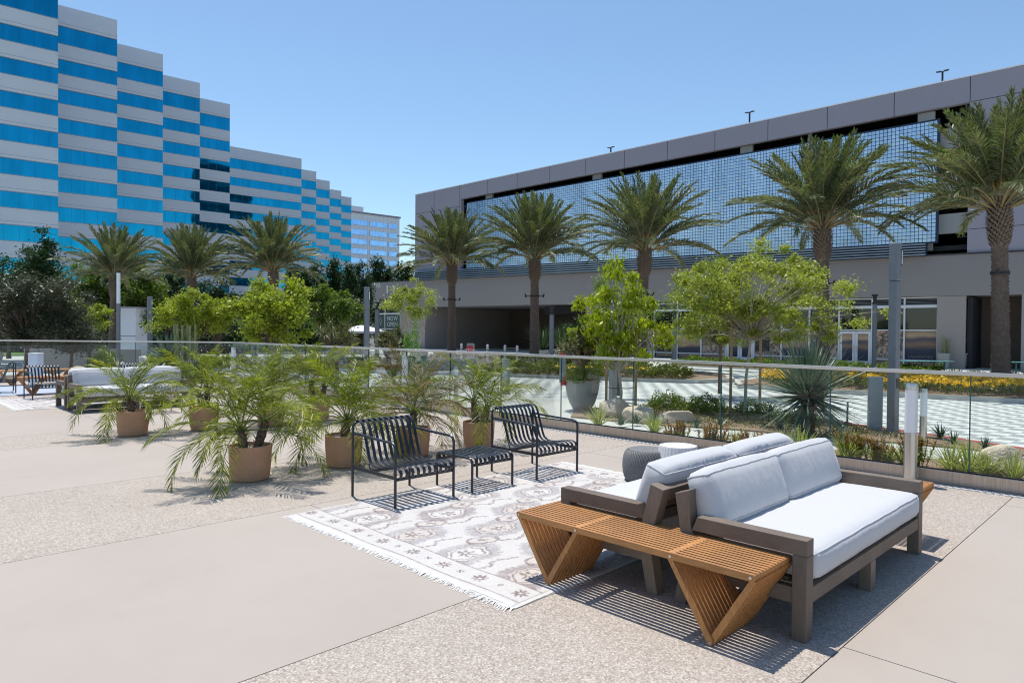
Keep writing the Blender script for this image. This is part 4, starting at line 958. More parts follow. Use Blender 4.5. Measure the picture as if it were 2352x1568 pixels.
# bright umbrella near the shop end
t = thing('market_umbrella', 'open white market umbrella beyond the trees, left of the square lamp post', 'umbrella', at_depth(832, 40, -0.54))
c = MB(); n = 8; ring = [(1.35*math.cos(R(45*k+10)), 1.35*math.sin(R(45*k+10)), 2.02) for k in range(8)]; ring2 = [(x, y, z-0.12) for x, y, z in ring]
c.add([(0, 0, 2.42)]+ring+ring2, [(0, 1+k, 1+(k+1) % 8) for k in range(8)]+[(1+k, 9+k, 9+(k+1) % 8, 1+(k+1) % 8) for k in range(8)]); c.build('canopy', 'canvas_white', t)
MB().tube([(0, 0, 0), (0, 0, 2.4)], 0.03, 8).build('pole', 'dark_iron', t); MB().lathe([(0.3, 0), (0.3, 0.08)], 16).build('base', 'dark_iron', t)
for k in range(8): MB().tube([(0, 0, 2.39), (1.33*math.cos(R(45*k+10)), 1.33*math.sin(R(45*k+10)), 2.0)], 0.012, 4).build('rib', 'dark_iron', t)
# green cafe tables and chairs by the shops
def cafe_table(label, loc):
    t = thing('cafe_table', label, 'table', loc, R(2), 'green cafe tables in front of the shops')
    MB().box(-0.38, 0.38, -0.38, 0.38, 0.74, 0.77).build('table_top', 'cafe_top', t); MB().box(-0.03, 0.03, -0.03, 0.03, 0.02, 0.74).build('pedestal', 'green_metal', t)
    MB().box(-0.28, 0.28, -0.28, 0.28, 0, 0.02).build('foot', 'green_metal', t)
    return t
mottled('cafe_top', (0.10, 0.30, 0.29), 0.1, 4, 0.5)
ct = None
for X, wh in ((1932, 'leftmost, left of the big lamp post'), (1978, 'second from the left'), (2078, 'just right of the big lamp post'), (2098, ''), (2030, '')):
    pass
for i, (X, wh) in enumerate(((2090, 'just right of the big lamp post'), (2118, 'second right of the big lamp post'), (2147, 'below the right end of the shop windows'), (2170, 'beside the tall grey planters'), (2335, 'right of the right date palm'), (2312, 'directly behind the right date palm'))):
    p = at_depth(X, 34.5, -0.54); lab = 'dark green cafe table with a teal top, '+wh
    if ct is None: ct = cafe_table(lab, p)
    else: copy_thing(ct, p, R(2), lab)
# big planter bowls
def pot_lathe(prof, name, mat, t): return MB().lathe(prof, 40).build(name, mat, t, smooth='auto')
BIGPOT = ground(1337, 941, -0.5)
t = thing('big_planter', 'large rounded grey stone planter with red flowers beyond the glass fence', 'planter', BIGPOT)
pot_lathe([(0.20, 0), (0.24, 0.02), (0.34, 0.20), (0.41, 0.42), (0.445, 0.62), (0.455, 0.78), (0.445, 0.80), (0.42, 0.79), (0.415, 0.72), (0.02, 0.71)], 'bowl', 'stone_pot', t)
def small_planter(label, loc, r=0.45, h=0.8):
    t = thing('round_planter', label, 'planter', loc, 0, 'round grey planters at the garage entrance')
    pot_lathe([(r*0.62, 0), (r*0.9, h*0.4), (r, h*0.85), (r, h), (r*0.9, h), (r*0.88, h*0.9), (0.02, h*0.9)], 'bowl', 'stone_pot', t); return t
sp1 = small_planter('round grey planter with spiky plant just inside the dark garage entrance, left one', at_depth(1246, 48, -0.54))
copy_thing(sp1, at_depth(1289, 48, -0.54), 0, 'round grey planter with spiky plant inside the dark garage entrance, right one')
for X, wh in ((2188, 'left'), (2207, 'right')):
    q = at_depth(X+ (2155-2188 if wh == 'left' else 2196-2207)+15, 43, -0.54)
    t = thing('tall_planter', 'tall tapered grey planter with upright stems by the shop pier, %s of the pair' % wh, 'planter', q, R(2), 'tall tapered planters')
    MB().hexa([(-0.24, -0.24, 0), (0.24, -0.24, 0), (0.24, 0.24, 0), (-0.24, 0.24, 0)], [(-0.34, -0.34, 0.95), (0.34, -0.34, 0.95), (0.34, 0.34, 0.95), (-0.34, 0.34, 0.95)]).build('planter_box', 'stone_pot', t)
    st = MB()
    for k in range(14):
        a = random.uniform(0, 6.28); r0 = random.uniform(0, 0.22); r1 = r0+random.uniform(0, 0.2)
        st.tube([(r0*math.cos(a), r0*math.sin(a), 0.9), (r1*math.cos(a), r1*math.sin(a), random.uniform(1.5, 2.1))], [0.03, 0.012], 5)
    st.build('stems', 'cactus_skin', t)
# ---- left background furniture beyond the far fence
t = thing('litter_bin', 'pale grey square litter bin behind the far black chair', 'bin', at_depth(82, 17.6, 0), R(45))
MB().box(-0.12, 0.12, -0.12, 0.12, 0, 0.84).build('body', 'canvas_white', t, bevel=0.01); MB().box(-0.08, 0.08, -0.124, -0.121, 0.52, 0.55).build('slot', 'sign_black', t)
MB().box(-0.125, 0.125, -0.125, 0.125, 0.84, 0.88).build('lid', 'canvas_white', t, bevel=0.008)
def white_lounge(label, loc, rotz):
    t = thing('white_lounge_seat', label, 'armchair', loc, rotz, 'white framed lounge seats beyond the far fence')
    for y in (-0.36, 0.36):
        MB().tube([(-0.45, y, 0), (-0.45, y, 0.56), (0.40, y, 0.56), (0.40, y, 0)], 0.02, 6).build('arm_frame', 'white_metal', t)
    M = Matrix.Translation((0, 0, 0.36)); cushion('seat_cushion', (0.75, 0.66, 0.16), M, t, 0.01, 8, 8, 4, pipe=False)
    M = Matrix.Translation((0.34, 0, 0.62)) @ Matrix.Rotation(R(75), 4, 'Y'); cushion('back_cushion', (0.55, 0.66, 0.18), M, t, 0.02, 8, 8, 4, pipe=False)
    MB().box(-0.43, 0.40, -0.34, 0.34, 0.22, 0.26).build('seat_frame', 'white_metal', t)
    return t
wl0 = white_lounge('white framed lounge seat beyond the far glass, first one right of the boulder', at_depth(255, 22.6, -0.5), R(-20))
copy_thing(wl0, at_depth(300, 22.2, -0.5), R(-20), 'white framed lounge seat with a high cushion just above the far sofa back')
copy_thing(wl0, at_depth(352, 22.6, -0.5), R(-35), 'white framed lounge seat above the far sofa back, left of the blue green yucca')
copy_thing(wl0, at_depth(310, 28, -0.5), R(-30), 'white lounge seat in the shade behind the light column')
copy_thing(wl0, at_depth(357, 28, -0.5), R(-30), 'white lounge seat in the shade right of the light column')
copy_thing(wl0, at_depth(20, 23.5, -0.2), R(160), 'white lounge seat behind the far glass at the very left edge')
t = thing('low_planter', 'wide low grey planter bowl with a green shrub beyond the far fence', 'planter', at_depth(242, 26, -0.5))
MB().hexa([(-0.5, -0.3, 0), (0.5, -0.3, 0), (0.5, 0.3, 0), (-0.5, 0.3, 0)], [(-0.75, -0.4, 0.5), (0.75, -0.4, 0.5), (0.75, 0.4, 0.5), (-0.75, 0.4, 0.5)]).build('bowl', 'stone_pot', t)
t = thing('garden_wall', 'plain grey square pavilion wall between the left palms', 'wall', at_depth(290, 44, -0.5), R(-45))
MB().box(-0.6, 0.6, 0, 1.4, 0, 3.3).build('block', 'tower_panel', t); MB().box(-0.75, 0.85, -0.2, 1.6, 3.3, 3.4).build('coping', 'garage_panel', t)
MB().box(-0.6, 0.6, -0.01, 0.0, 1.5, 1.53).build('joint', 'groove', t)
t = thing('low_wall', 'low grey wall beyond the far glass, left of the light column', 'wall', at_depth(185, 30, -0.5), R(-45))
MB().box(-2.5, 2.5, 0, 0.3, 0, 1.1).build('block', 'podium_panel', t)
# ---- curved rack and boulders
t = thing('bike_rack', 'small curved grey metal bicycle rack on the kerb beyond the yucca', 'bike rack', ground(1946, 977, -0.5), R(20))
b_ = MB(); pts = [(-0.12, 0, 0), (-0.11, 0, 0.25), (-0.07, 0, 0.45), (-0.18, 0, 0.55)]; b_.strip([(0.05, 0, 0), (0.05, 0, 0.2), (0.0, 0, 0.38), (-0.09, 0, 0.5)], (0, 0.02, 0), 0.05); b_.build('plate', 'lamp_grey', t)
def boulder(label, loc, sx, sy, sz, seed, rotz=0):
    rr = random.Random(seed); me = bpy.data.meshes.new('boulder'); bm = bmesh.new(); bmesh.ops.create_icosphere(bm, subdivisions=4, radius=1)
    cuts = [(Vector((rr.gauss(0, 1), rr.gauss(0, 1), rr.gauss(0, 0.8))).normalized(), rr.uniform(0.62, 0.9)) for _ in range(14)]
    from mathutils import noise as mn
    for v in bm.verts:
        p = v.co.copy()
        for n_, d in cuts:
            k = p.dot(n_)
            if k > d: p -= n_*(k-d)*0.85
        q = p+Vector((seed*7.1, 0, 0)); p *= 1+0.10*mn.noise(q*1.3)+0.05*mn.noise(q*4)+0.02*mn.noise(q*11)
        v.co = Vector((p.x*sx, p.y*sy, (p.z+0.35)*sz))
    for f in bm.faces: f.smooth = True
    bm.to_mesh(me); bm.free(); me.materials.append(MATS['boulder']); o = bpy.data.objects.new('boulder', me); col.objects.link(o)
    o.location = loc; o.rotation_euler = (0, 0, rotz); tag(o, label, 'boulder', 'pale boulders in the planting'); return o
boulder('tan boulder right beside the big stone planter, behind two wooden stakes', ground(1408, 958, -0.5), 0.50, 0.42, 0.36, 3)
boulder('rounded pale boulder in the middle of three below the drooping tree', ground(1468, 968, -0.5), 0.42, 0.42, 0.30, 5)
boulder('long flat pale boulder, rightmost of three below the drooping tree', ground(1548, 972, -0.5), 0.55, 0.32, 0.28, 9, R(-40))
boulder('big pale boulder behind the glass at the right edge of the photo', ground(2300, 1084, -0.47), 0.46, 0.32, 0.30, 12, R(-30))
boulder('pale angular boulder beyond the far fence, above the far black chair', at_depth(168, 22.5, -0.5), 0.62, 0.5, 0.62, 21)
boulder('small yellowish boulder beyond the fence, right of the white lounge seats', at_depth(372, 22.6, -0.5), 0.28, 0.3, 0.55, 27)
boulder('small pinkish boulder beside the green agave beyond the far sofa', at_depth(437, 21.5, -0.5), 0.25, 0.25, 0.28, 31)
# ================================================================ plants
def frond_arrays(org, az, el, L, curl, npair, ll, lw, t0=0.18, ang0=62, ang1=28, vee=18, droop=0.35, rnd=None, roll=0.0, jit=0.10):
    """rachis points plus leaflet strips (6 verts, 2 quads each)"""
    rnd = rnd or rng; T = np.linspace(0, 1, 13)
    e = np.radians(el - curl*T**1.35); h = np.array([math.cos(az), math.sin(az), 0.0]); up = np.array([0, 0, 1.0])
    tang = np.cos(e)[:, None]*h+np.sin(e)[:, None]*up
    P = np.vstack([[org], org+np.cumsum((tang[1:]+tang[:-1])/2*(L/12), 0)])
    t = np.repeat(np.linspace(t0, 0.995, npair), 2); side = np.tile([1.0, -1.0], npair)
    p = np.stack([np.interp(t, T, P[:, k]) for k in range(3)], 1); tg = np.stack([np.interp(t, T, tang[:, k]) for k in range(3)], 1)
    tg /= np.linalg.norm(tg, axis=1)[:, None]
    hz = np.cross(h, up); hz = hz/np.linalg.norm(hz); sv = np.tile(hz, (len(t), 1))*side[:, None]
    nrm = np.cross(np.tile(hz, (len(t), 1)), tg); nrm /= np.linalg.norm(nrm, axis=1)[:, None]
    if roll:
        c, s = math.cos(roll), math.sin(roll); sv, nrm = sv*c+nrm*s*side[:, None], nrm*c-sv*s*side[:, None]
    a = np.radians(ang0+(ang1-ang0)*t+rnd.normal(0, 5, len(t))); v = np.radians(vee+rnd.normal(0, 9, len(t)))
    d = tg*np.cos(a)[:, None]+(sv*np.cos(v)[:, None]+nrm*np.sin(v)[:, None])*np.sin(a)[:, None]
    d += rnd.normal(0, jit*0.5, d.shape); d /= np.linalg.norm(d, axis=1)[:, None]
    ln = ll*(0.35+0.65*np.sin(np.pi*np.clip(t*0.9+0.08, 0, 1))**0.7)*rnd.uniform(0.85, 1.1, len(t))
    w = np.cross(d, nrm); w /= np.linalg.norm(w, axis=1)[:, None]; w = w*0.5+nrm*rnd.normal(0, 0.35, len(t))[:, None]; w = w/np.linalg.norm(w, axis=1)[:, None]*lw*0.5
    m1 = p+d*(ln*0.45)[:, None]; m1[:, 2] -= droop*ln*0.12
    m2 = p+d*ln[:, None]; m2[:, 2] -= droop*ln*0.55
    V = np.stack([p-w*0.5, p+w*0.5, m1+w, m1-w, m2+w*0.12, m2-w*0.12], 1).reshape(-1, 3)
    k = np.arange(len(t))*6; F = np.concatenate([np.stack([k, k+1, k+2, k+3], 1), np.stack([k+3, k+2, k+4, k+5], 1)])
    return P, V, F
def crown_from(fronds, name, mat, parent, rach_mat, rach_name, r0=0.03, r1=0.006):
    Vs = []; Fs = []; n = 0; rb = MB()
    for kw in fronds:
        P, V, F = frond_arrays(**kw); Vs.append(V); Fs.append(F+n); n += len(V)
        rb.tube([Vector(q) for q in P[::2]], list(np.linspace(r0, r1, 7)), 4, cap=False)
    o = fastmesh(name, np.concatenate(Vs), np.concatenate(Fs), mat, parent); rb.build(rach_name, rach_mat, parent, smooth='auto'); return o
def bark_tube(h, r0, r1, rings, n=18, rough=0.07, seed=0, flare=0.0):
    rg = np.random.default_rng(seed); v = []
    for i in range(rings+1):
        f = i/rings; z = h*f; r = r0+(r1-r0)*f+flare*math.exp(-f*18)
        for k in range(n):
            rr_ = r*(1+rough*(1.0 if (i % 2) else -0.6)*(0.5+rg.random())+rg.normal(0, rough*0.35)); v.append((rr_*math.cos(2*math.pi*(k+0.5*(i % 2))/n), rr_*math.sin(2*math.pi*(k+0.5*(i % 2))/n), z+rg.normal(0, h/rings*0.15)))
    f = [(i*n+k, i*n+(k+1) % n, (i+1)*n+(k+1) % n, (i+1)*n+k) for i in range(rings) for k in range(n)]
    return v, f
def make_date_palm(label, loc, seed, group, H=6.6, nf=84, L=4.35):
    """crown base at H above the ground"""
    rg = np.random.default_rng(seed); t = thing('date_palm', label, 'palm tree', loc, rg.uniform(0, 6), group)
    v, f = bark_tube(H-1.3, 0.30, 0.25, 78, 16, 0.09, seed, 0.10); MB().add(v, f).build('trunk', 'palm_bark', t, smooth=True)
    bt = MB()                                             # pineapple of cut frond bases
    for i in range(260):
        z = H-1.35+1.75*(i/260); a = i*2.399963; rr_ = 0.27+0.10*math.sin(min(1, (i/260)*1.15)*math.pi*0.9)-0.06*(i > 215)*(i-215)/45
        o_ = Vector((rr_*math.cos(a), rr_*math.sin(a), z)); out = Vector((math.cos(a), math.sin(a), 0)); s_ = Vector((-math.sin(a), math.cos(a), 0))*0.065; hh = 0.17
        bt.add([o_-s_-out*0.04, o_+s_-out*0.04, o_+s_*0.6+out*0.075+Vector((0, 0, hh)), o_-s_*0.6+out*0.075+Vector((0, 0, hh)), o_-s_*0.6-out*0.04+Vector((0, 0, hh*0.9)), o_+s_*0.6-out*0.04+Vector((0, 0, hh*0.9))], [(0, 1, 2, 3), (3, 2, 5, 4)])
    v, f = bark_tube(1.8, 0.26, 0.24, 10, 12, 0.05, seed); bt.add([(x, y, z+H-1.4) for x, y, z in v], f)
    bt.build('frond_boots', 'palm_boot', t)
    fr_ = []
    for i in range(nf):
        q = (i+0.5)/nf; az = i*2.399963+rg.normal(0, 0.15)
        el = 88-60*q**0.85+rg.normal(0, 5); curl = 10+56*q**1.1+rg.normal(0, 8); LL = L*(0.84+0.22*q)*rg.uniform(0.92, 1.06)
        if q > 0.84: el -= 8; LL *= 0.9
        org = np.array([0.13*math.cos(az), 0.13*math.sin(az), H+0.35-0.35*q])
        fr_.append(dict(org=org, az=az, el=el, L=LL, curl=curl, npair=78, ll=0.60, lw=0.046, t0=0.24, ang0=58, ang1=24, vee=26, droop=0.35, rnd=rg, roll=rg.normal(0, 0.25), jit=0.16))
    crown_from(fr_, 'crown', 'date_leaf', t, 'petiole', 'petioles', 0.038, 0.008)
    ft = MB()
    for i in range(5):
        a = rg.uniform(0, 6.28)
        for k in range(22):
            d = Vector((math.cos(a+rg.normal(0, 0.25)), math.sin(a+rg.normal(0, 0.25)), 0)); z0 = H+0.7+rg.uniform(0, 0.7)
            ft.tube([Vector((0, 0, z0-0.3))+d*0.2, Vector((0, 0, z0+0.25))+d*0.45, Vector((0, 0, z0+rg.uniform(-0.1, 0.3)))+d*0.7], [0.02, 0.015, 0.008], 3, cap=False)
    ft.build('fruit_stalks', 'date_fruit', t)
    return t
def palm_bracket(t, z):
    b_ = MB(); b_.lathe([(0.31, z-0.05), (0.31, z+0.05)], 16); b_.build('uplight_band', 'dark_iron', t)
    for s in (-1, 1):
        b_ = MB(); b_.tube([(s*0.2, -s*0.2, z), (s*0.36, -s*0.36, z)], 0.025, 5); b_.tube([(s*0.38, -s*0.38, z-0.09), (s*0.42, -s*0.42, z+0.13)], 0.05, 8); b_.build('uplight', 'dark_iron', t)
pA = make_date_palm('date palm at the left end of the row, in front of the garage corner', (31.5, 37.6, -0.47), 11, 'date palms in front of the garage'); palm_bracket(pA, 4.25)
pB = make_date_palm('second date palm from the left, its trunk clear against the dark garage entrance', (31.5, 29.5, -0.47), 23, 'date palms in front of the garage', 6.5); palm_bracket(pB, 4.25)
pC = make_date_palm('third date palm from the left in front of the garage, rising behind the drooping tree', (31.5, 21.5, -0.47), 37, 'date palms in front of the garage', 6.4, 80, 4.45); palm_bracket(pC, 4.1)
for pq in (pA, pB, pC): pq.rotation_euler = (0, 0, 0)
def pcopy(src, loc, rz, label, s, group='date palms in front of the garage'): return copy_thing(src, loc, rz, label, group, s)
pcopy(pA, (31.5, 11.75, -0.47), 2.1, 'date palm fourth from the left in front of the garage, behind the fine leaved tree', 1.0)
pcopy(pB, (31.3, 5.15, -0.47), 4.0, 'date palm nearest the right edge of the photo, crown cut by the frame', 1.03)
pcopy(pC, at_depth(255, 38, -0.55), 1.0, 'leftmost date palm, standing in front of the near office tower', (0.66, 0.66, 0.745), 'date palms in front of the office towers')
pcopy(pB, at_depth(444, 38.5, -0.55), 2.6, 'middle one of the three date palms in front of the office towers', (0.66, 0.66, 0.745), 'date palms in front of the office towers')
pcopy(pA, at_depth(633, 38, -0.55), 5.2, 'date palm right of the near tower, above the lime green tree', (0.72, 0.72, 0.79), 'date palms in front of the office towers')

for k_, o_ in enumerate([o for o in col.objects if o.get('category') == 'palm tree']): o_.rotation_euler = (R((-1.2, 0.8, 1.4, -0.9, 1.0, 1.6, -1.5, 0.7)[k_ % 8]), R((0.7, -1.1, 0.5, 1.3, -0.8, 1.0, 0.9, -1.4)[k_ % 8]), o_.rotation_euler[2])
# ---- potted pygmy palms
def make_pot_palm(label, loc, seed, nf=34, L=1.02, mat='pot_palm_leaf', stems=2, sc_=1.0, dry=0.0, low=8):
    rg = np.random.default_rng(seed); t = thing('potted_palm', label, 'potted palm', loc, 0, 'potted palms on the terrace')
    MB().lathe([(0.165, 0.0), (0.182, 0.012), (0.194, 0.05), (0.207, 0.20), (0.212, 0.345), (0.212, 0.355), (0.198, 0.356), (0.195, 0.32), (0.01, 0.315)], 40).build('pot', 'terracotta', t, smooth='auto')
    s = MB()
    for i in range(60):
        a = rg.uniform(0, 6.28); r_ = 0.18*math.sqrt(rg.random()); q = Vector((r_*math.cos(a), r_*math.sin(a), 0.318)); k = rg.uniform(0.008, 0.018)
        s.hexa([q+Vector((-k, -k, 0)), q+Vector((k, -k, 0)), q+Vector((k, k, 0)), q+Vector((-k, k, 0))], [q+Vector((-k*.6, -k*.6, k)), q+Vector((k*.6, -k*.6, k)), q+Vector((k*.6, k*.6, k)), q+Vector((-k*.6, k*.6, k))])
    s.lathe([(0.194, 0.317), (0.1, 0.322), (0.001, 0.322)], 20); s.build('soil', 'pebbles', t)
    tr = MB(); tops = []
    for j in range(stems):
        a = rg.uniform(0, 6.28)+j*3.14*1.1; r_ = 0.07 if stems > 1 else 0; hh = rg.uniform(0.16, 0.30); lean = rg.uniform(0.02, 0.09)
        base = Vector((r_*math.cos(a), r_*math.sin(a), 0.31)); top = base+Vector((lean*math.cos(a), lean*math.sin(a), hh)); tops.append(top)
        tr.tube([base, base.lerp(top, 0.5), top], [0.042, 0.05, 0.035], 8)
        for i in range(46):
            z = i/46; aa = i*2.4; c_ = base.lerp(top, z); o_ = Vector((math.cos(aa), math.sin(aa), 0)); s_ = Vector((-math.sin(aa), math.cos(aa), 0))*0.014
            tr.add([c_+o_*0.035-s_, c_+o_*0.035+s_, c_+o_*0.075+Vector((0, 0, 0.05))+s_*0.3, c_+o_*0.075+Vector((0, 0, 0.05))-s_*0.3], [(0, 1, 2, 3)])
    tr.build('trunk', 'palm_bark', t)
    fr_ = []
    for i in range(nf):
        q = (i+0.5)/nf; az = i*2.399963+rg.normal(0, 0.2); top = tops[i % stems]
        el = 86-(86-low)*q**0.9+rg.normal(0, 5); curl = 45+62*q+rg.normal(0, 8); LL = L*(0.82+0.22*q)*rg.uniform(0.9, 1.1)
        fr_.append(dict(org=np.array(top), az=az, el=el, L=LL, curl=curl, npair=44, ll=0.21, lw=0.0090, t0=0.22, ang0=60, ang1=34, vee=10, droop=0.5, rnd=rg, roll=rg.normal(0, 0.35), jit=0.13))
    crown_from(fr_, 'fronds', mat, t, 'petiole_green', 'rachises', 0.0075, 0.002)
    return t
mottled('petiole_green', (0.16, 0.20, 0.05), 0.3, 3, 0.5)
ppA = make_pot_palm('leftmost potted palm, in front of the distant white sofa', (3.10, 10.85, 0), 3, 22, 0.98, stems=1, low=5)
ppD = make_pot_palm('largest potted palm in the centre front, on the pebbled paving band', (3.07, 6.88, 0), 8, 31, 1.02, low=4)
ppB = make_pot_palm('potted palm second from the left, set back behind the large one', (4.07, 10.75, 0), 12, 27, 1.02, stems=2, low=10)
ppE = make_pot_palm('potted palm directly left of the near black chair', (4.15, 6.85, 0), 15, 27, 1.02, stems=1, low=2)
ppF = make_pot_palm('drooping partly brown potted palm behind the near black chair', (5.10, 6.82, 0), 19, 22, 0.98, 'pot_palm_dry', stems=1, low=-8)
ppG = make_pot_palm('rightmost potted palm, behind the second black chair', (6.07, 6.68, 0), 25, 22, 0.90, stems=2, low=12)
copy_thing(ppB, (5.90, 10.6, 0), 2.2, 'potted palm in the back row with two dark shaggy trunks, left of the brown one', None, (1, 1, 1.05))
copy_thing(ppD, (5.02, 10.5, 0), 4.1, 'potted palm in the back row hidden behind the large centre palm')

leafmat('conifer_green', [(0.04, 0.11, 0.01), (0.09, 0.22, 0.015), (0.16, 0.32, 0.03)], 0.5, 0.3, 3)
# ---- broadleaf trees
def leaf_quads(C, N, D, size, aspect=0.5, rg=rng):
    """rhombic leaves: centres C, unit axes D (length) and N (normal)"""
    W = np.cross(N, D); W /= np.linalg.norm(W, axis=1)[:, None]+1e-9; s = size[:, None]
    V = np.stack([C-D*s*0.5, C+W*s*aspect*0.5, C+D*s*0.5, C-W*s*aspect*0.5], 1).reshape(-1, 3); k = np.arange(len(C))*4
    return V, np.stack([k, k+1, k+2, k+3], 1)
def make_tree(name, label, cat, loc, seed, crown_c, crown_r, trunk_h, n_clump, n_leaf, leaf, mat, bark='pale_bark', trunk_r=0.05, clump_r=0.30, droop=0.0, aspect=0.5, group=None, flat=0.0, stems=1, shell=0.45, gap=0.0, vert=None):
    rg = np.random.default_rng(seed); t = thing(name, label, cat, loc, 0, group)
    cc = np.array(crown_c, float); cr = np.array(crown_r, float); cl = []
    ph = rg.uniform(0, 6.28, 6)
    while len(cl) < n_clump:
        d = rg.normal(0, 1, 3); d /= np.linalg.norm(d); az_ = math.atan2(d[1], d[0])
        lob = 1+0.20*math.sin(2*az_+ph[0]+d[2]*2)+0.17*math.sin(5*az_+ph[1])*(1-abs(d[2]))+0.15*math.sin(4*d[2]+ph[2]+az_)
        if math.sin(3*az_+ph[3]+4*d[2])+math.sin(4*d[2]+2*az_+ph[4]) > 1.15 and rg.random() < 0.8: continue
        r_ = min(1.18, (shell+(1-shell)*rg.random()**0.6)*lob)
        p = cc+d*cr*r_*rg.uniform(0.85, 1.12)
        if p[2] < cc[2]-cr[2]*0.9+0.0: continue
        cl.append(p)
    cl = np.array(cl); tk = MB(); forks = []
    for j in range(stems):
        a = 6.28*j/max(1, stems)+rg.uniform(0, 1); off = np.array([math.cos(a), math.sin(a), 0])*(0.10 if stems > 1 else 0)
        top = np.array([cc[0]*0.3, cc[1]*0.3, trunk_h])+off*5*(stems > 1); mid = off*2+np.array([rg.normal(0, 0.02), rg.normal(0, 0.02), trunk_h*0.5])
        tk.tube([Vector(off), Vector(mid), Vector(top)], [trunk_r*1.25, trunk_r, trunk_r*0.8], 8); forks.append(top)
    tk.build('trunk', bark, t, smooth='auto'); lb = MB()
    for p in cl:
        f0 = forks[int(rg.integers(len(forks)))]
        m1 = f0+(p-f0)*0.45+np.array([0, 0, 0.10*np.linalg.norm(p-f0)])+rg.normal(0, 0.05, 3)*np.linalg.norm(p-f0)
        lb.tube([Vector(f0), Vector(m1), Vector(p)], [trunk_r*0.42, trunk_r*0.26, trunk_r*0.08], 4, cap=False)
    lb.build('limbs', bark, t, smooth='auto')
    per = rg.integers(int(n_leaf*0.6), int(n_leaf*1.4)+1, len(cl)); idx = np.repeat(np.arange(len(cl)), per); n = len(idx)
    cs = clump_r*rg.uniform(0.45, 1.2, len(cl)); off = rg.normal(0, 1, (n, 3))*0.5; off *= np.array([1, 1, 0.7 if vert is None else vert]); C = cl[idx]+off*cs[idx][:, None]
    C[:, 2] -= droop*cs[idx]*np.abs(rg.normal(0, 0.5, n))
    D = rg.normal(0, 1, (n, 3)); D[:, 2] = D[:, 2]*0.6-droop*1.8; D /= np.linalg.norm(D, axis=1)[:, None]
    N = rg.normal(0, 1, (n, 3)); N[:, 2] = np.abs(N[:, 2])+0.5; N -= D*(N*D).sum(1)[:, None]; N /= np.linalg.norm(N, axis=1)[:, None]
    V, F = leaf_quads(C, N, D, leaf*rg.uniform(0.6, 1.3, n), aspect); fastmesh('crown', V, F, mat, t); return t
def stakes(t, spots, h, ties):
    for (x, y) in spots:
        MB().tube([(x, y, 0), (x, y, h)], 0.036, 8).build('stake', 'stake_wood', t, smooth='auto')
    for z in ties:
        b_ = MB()
        for (x, y) in spots: b_.tube([(x, y, z+0.03), (x*0.5, y*0.5, z-0.01), (0, 0, z)], 0.010, 4)
        b_.build('tie', 'tree_tie', t)
# drooping bright tree with two stakes
T1 = at_depth(1425, 17.2, -0.48)
t = make_tree('staked_tree', 'young tree with drooping bright green leaves between two wooden stakes beside the stone planter', 'tree', T1, 5, (0.05, 0.15, 2.35), (1.18, 1.2, 1.38), 1.05, 82, 96, 0.155, 'leaf_droopy', 'pale_bark', 0.035, 0.22, 0.75, 0.40, shell=0.30)
stakes(t, [(-0.27, 0.22), (0.28, -0.28)], 2.2, (0.62, 1.95))
# fine leaved spreading tree
T2 = ground(1711, 951, -0.48)
t = make_tree('staked_tree', 'wide spreading fine leaved tree with pale twigs between wooden stakes left of the yucca', 'tree', T2, 9, (0.25, -0.30, 3.0), (2.20, 2.35, 1.30), 1.85, 165, 190, 0.085, 'leaf_fine', 'pale_bark', 0.038, 0.25, 0.25, 0.5, shell=0.35)
stakes(t, [(-0.22, 0.28), (0.26, -0.26)], 2.35, (0.75, 2.15))
make_tree('feathery_tree', 'dark green feathery tree behind the wide fine leaved tree', 'tree', at_depth(1655, 23, -0.5), 14, (0, 0, 2.9), (1.8, 1.7, 1.3), 1.6, 70, 260, 0.085, 'leaf_mid', 'wood_bark', 0.06, 0.42, 0.3, 0.3)
make_tree('feathery_tree', 'small mid green feathery tree behind the drooping leafed tree', 'tree', at_depth(1420, 22, -0.5), 15, (0, 0, 2.7), (1.1, 1.1, 1.3), 1.3, 42, 220, 0.085, 'leaf_mid', 'wood_bark', 0.06, 0.36, 0.3, 0.3)
# lime trees, left half
def px_tree(name, label, X, dep, Ytop, Ybot, halfw, seed, **kw):
    """a tree of measured size: crown top/bottom heights and half width read at its own distance"""
    hor = 761-(1176-X)*0.0087; S = dep/1568; ztop = CAM_H+(hor-Ytop)*S+0.5; zbot = CAM_H+(hor-Ybot)*S+0.5
    zc = (ztop+zbot)/2; rz = (ztop-zbot)/2; rr_ = halfw*S
    return make_tree(name, label, 'tree', at_depth(X, dep, -0.5), seed, (0, 0, zc), (rr_*0.92, rr_*0.92, rz*0.92), max(0.5, zbot*0.75+0.3), **kw)
px_tree('lime_tree', 'lime green leafy tree in front of the right one of the left palms', 628, 24, 640, 800, 98, 31, n_clump=80, n_leaf=230, leaf=0.13, mat='leaf_lime', clump_r=0.36, trunk_r=0.06, droop=0.2, bark='wood_bark')
px_tree('green_tree', 'mid green rounded tree right of the lime green tree', 762, 30, 650, 785, 62, 32, n_clump=60, n_leaf=210, leaf=0.13, mat='leaf_mid', clump_r=0.36, trunk_r=0.08, bark='wood_bark')
px_tree('yellow_green_tree', 'yellow green rounded tree below the middle left palm', 447, 27, 668, 775, 92, 33, n_clump=80, n_leaf=230, leaf=0.105, mat='leaf_lime', clump_r=0.33, trunk_r=0.07, bark='wood_bark')
px_tree('yellow_green_tree', 'small yellow green tree left of the light column', 205, 30, 688, 765, 45, 34, n_clump=34, n_leaf=220, leaf=0.11, mat='leaf_lime', clump_r=0.30, trunk_r=0.06, bark='wood_bark')
